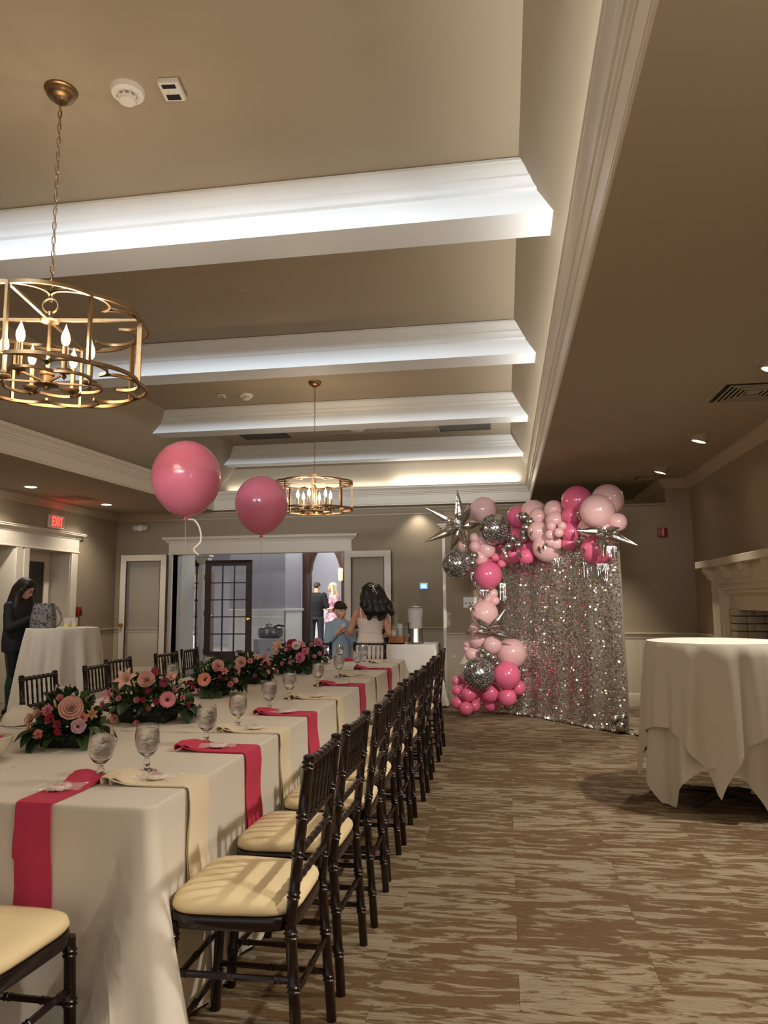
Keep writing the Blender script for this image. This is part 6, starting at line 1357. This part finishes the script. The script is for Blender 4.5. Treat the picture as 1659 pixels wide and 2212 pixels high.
for sg in (-1, 1): w.leg(B, L(sg * .065, 0, .64), L(sg * .07, .01, .35), L(sg * .07, 0, .08), (.065, .045, .043, .03)); B.cap(L(sg * .07, -.02, .05), L(sg * .075, .1, .04), .032, .028)
w.skinbuild(B); w.face(lid=.42)
B = Blob(); B.loft([(L(0, 0, .6), .138, .108), (L(0, 0, .75), .13, .104), (L(0, 0, .98), .14, .105), (L(0, 0, 1.07), .14, .095), (L(0, 0, 1.11), .115, .078), (L(0, 0, 1.145), .062, .058)], w.R, e=.9)
for a in (aR, aL): B.ell(a[0], (.05, .05, .05)); B.cap(a[0], a[1], .046, .04); B.cap(a[1], Vector(a[1]).lerp(Vector(a[2]), .72), .041, .033)
w.part(B, 'shirt', mat('light_blue_shirt', c(158, 178, 194), .8, bump=.3, bscale=25), .009, 3)
B = Blob(); B.loft([(L(0, 0, .54), .13, .105), (L(0, 0, .66), .13, .105)], w.R)
for sg in (-1, 1): B.chain([L(sg * .065, 0, .58), L(sg * .07, .01, .35), L(sg * .072, 0, .06)], [.078, .06, .052])
w.part(B, 'trousers', mat('navy_trousers', c(26, 29, 42), .85), .01, 3)
B = Blob(); [shoe(w, B, L(sg * .07, -.01, 0), 0, .2) for sg in (-1, 1)]; w.part(B, 'shoes', BLK, .009, 2)
q = w.hq; B = Blob(); B.ell(q(0, -.014, .05), (.08, .096, .076), w.hM); B.ell(q(0, -.05, .0), (.077, .06, .055), w.hM); B.chain([q(-.066, .035, .05), q(-.045, .07, .066), q(0, .083, .07), q(.045, .07, .07), q(.066, .035, .055)], [.016, .014, .013, .014, .016]); w.part(B, 'hair', mat('boy_dark_hair', c(44, 30, 24), .5, bump=.6, bscale=50), .007, 2)
t = thing('cup', 'small clear cup held up in the boy’s hands', 'cup', L(0, .235, 1.03)); MB().lathe([(.0, 0), (.022, 0), (.028, .06), (.0265, .06), (.0205, .003), (0, .003)], 16, cap=False).build('cup', CUPM, t)
# --- girl in a white dress, back turned
w = Fig('person', 'girl with long wavy black hair and white strap dress, seen from behind', (-1.70, 9.3, 0), .25, 1.6, SKIN2); L = w.L; B = Blob()
hd = L(0, .05, 1.47); w.head(B, hd, .22, nod=.3, turn=.15); B.cap(L(0, 0, 1.27), L(0, .02, 1.4), .048, .045)
B.loft([(L(0, 0, .8), .165, .125), (L(0, 0, .95), .13, .1), (L(0, 0, 1.1), .145, .105), (L(0, 0, 1.22), .15, .085), (L(0, 0, 1.29), .1, .06)], w.R)
hl = w.loc_of(at(738, 1366, Y=9.42)); aL = (L(-.17, 0, 1.225), L(-.255, .03, .985), L(hl.x + .07, hl.y - .0, hl.z + .03)); aR = (L(.17, 0, 1.225), L(.235, -.01, .97), L(.2, .2, .92))
for a in (aR, aL): w.arm(B, *a, r=(.047, .04, .037, .025))
hand(B, aL[2], Vector(L(hl.x - .08, hl.y + .03, hl.z - .01)) - Vector(aL[2]), Vector((0, .3, -1)), (0, 1, 0.2), .16, .3); hand(B, aR[2], L(.15, .4, .92) - Vector(aR[2]), Vector((0, 0, -1)), (-1, 0, 0), .16, .3)
for sg in (-1, 1): w.leg(B, L(sg * .085, 0, .8), L(sg * .09, .02, .45), L(sg * .09, 0, .09)); B.cap(L(sg * .09, -.02, .05), L(sg * .1, .13, .035), .035, .03)
w.skinbuild(B)
w.face()
DRS = mat('white_dress_fabric', c(232, 214, 200), .7, bump=.35, bscale=22)
B = Blob(); B.loft([(L(0, 0, .1), .29, .27), (L(0, 0, .4), .25, .22), (L(0, 0, .7), .205, .16), (L(0, 0, .82), .185, .145), (L(0, 0, .96), .152, .12), (L(0, 0, 1.0), .15, .12), (L(0, 0, 1.1), .168, .128), (L(0, 0, 1.155), .17, .118)], w.R)
w.part(B, 'dress', DRS, .01, 3)
for sg in (-1, 1): MB().tube([L(sg * .115, -.105, 1.15), L(sg * .125, -.085, 1.22), L(sg * .12, -.0, 1.285), L(sg * .115, .07, 1.22), L(sg * .11, .1, 1.15)], .009, 6, flat=.4).build('strap', DRS, w.t, 60, -w.loc)
MB().tube([L(.151 * math.cos(a), .121 * math.sin(a), .985 + .012 * math.sin(a * 2)) for a in [2 * PI * i / 30 for i in range(30)]], .006, 6, closed=True).build('waist_seam', DRS, w.t, 60, -w.loc)
q = w.hq; B = Blob(); B.ell(q(0, -.02, .045), (.094, .105, .094), w.hM)
for k, (x, z_, r2) in enumerate(((-.07, 1.23, .055), (-.02, 1.17, .06), (.04, 1.16, .06), (.09, 1.18, .06), (.135, 1.22, .045))):
    B.chain([q(x * .6, -.07, .03), q(x * .9, -.1, -.08), L(x * 1.3 + .015, -.12, 1.34), L(x * 1.5 + .03, -.145, z_ + .08), L(x * 1.55 + .03 + .02 * (-1) ** k, -.145, z_ - .01)], [.075, .072, .068, r2, .03])
B.chain([L(.17, -.12, 1.22), L(.21, -.1, 1.235), L(.235, -.09, 1.26)], [.035, .028, .012])
for sg in (-1, 1): B.chain([q(sg * .06, .03, .06), q(sg * .09, .0, -.01), q(sg * .1, -.03, -.09)], [.034, .036, .05])
w.part(B, 'hair', mat('black_wavy_hair', c(20, 15, 14), .5, bump=1.0, bscale=22), .008, 3, lambda v: v + Vector((math.sin(v.z * 55 + v.x * 20), math.cos(v.z * 48), 0)) * .006)
bw = MB(); o_ = q(.01, -.16, .05); X_ = w.R @ Vector((1, 0, 0)); Y_ = w.R @ Vector((0, -1, 0)); Z_ = Vector((0, 0, 1))
for sg in (-1, 1):
    bw.tube([o_, o_ + X_ * sg * .03 + Z_ * .022 + Y_ * .008, o_ + X_ * sg * .056 + Z_ * .008 + Y_ * .004, o_ + X_ * sg * .034 - Z_ * .01 + Y_ * .008, o_], .0035, 5)
    bw.tube([o_, o_ + X_ * (sg * .012 + .012) - Z_ * .05 + Y_ * .022, o_ + X_ * (sg * .03 + .03) - Z_ * .13 + Y_ * .028], .0032, 5)
bw.build('hair_bow', mat('white_ribbon', c(236, 230, 224), .5), w.t, 60, -w.loc)
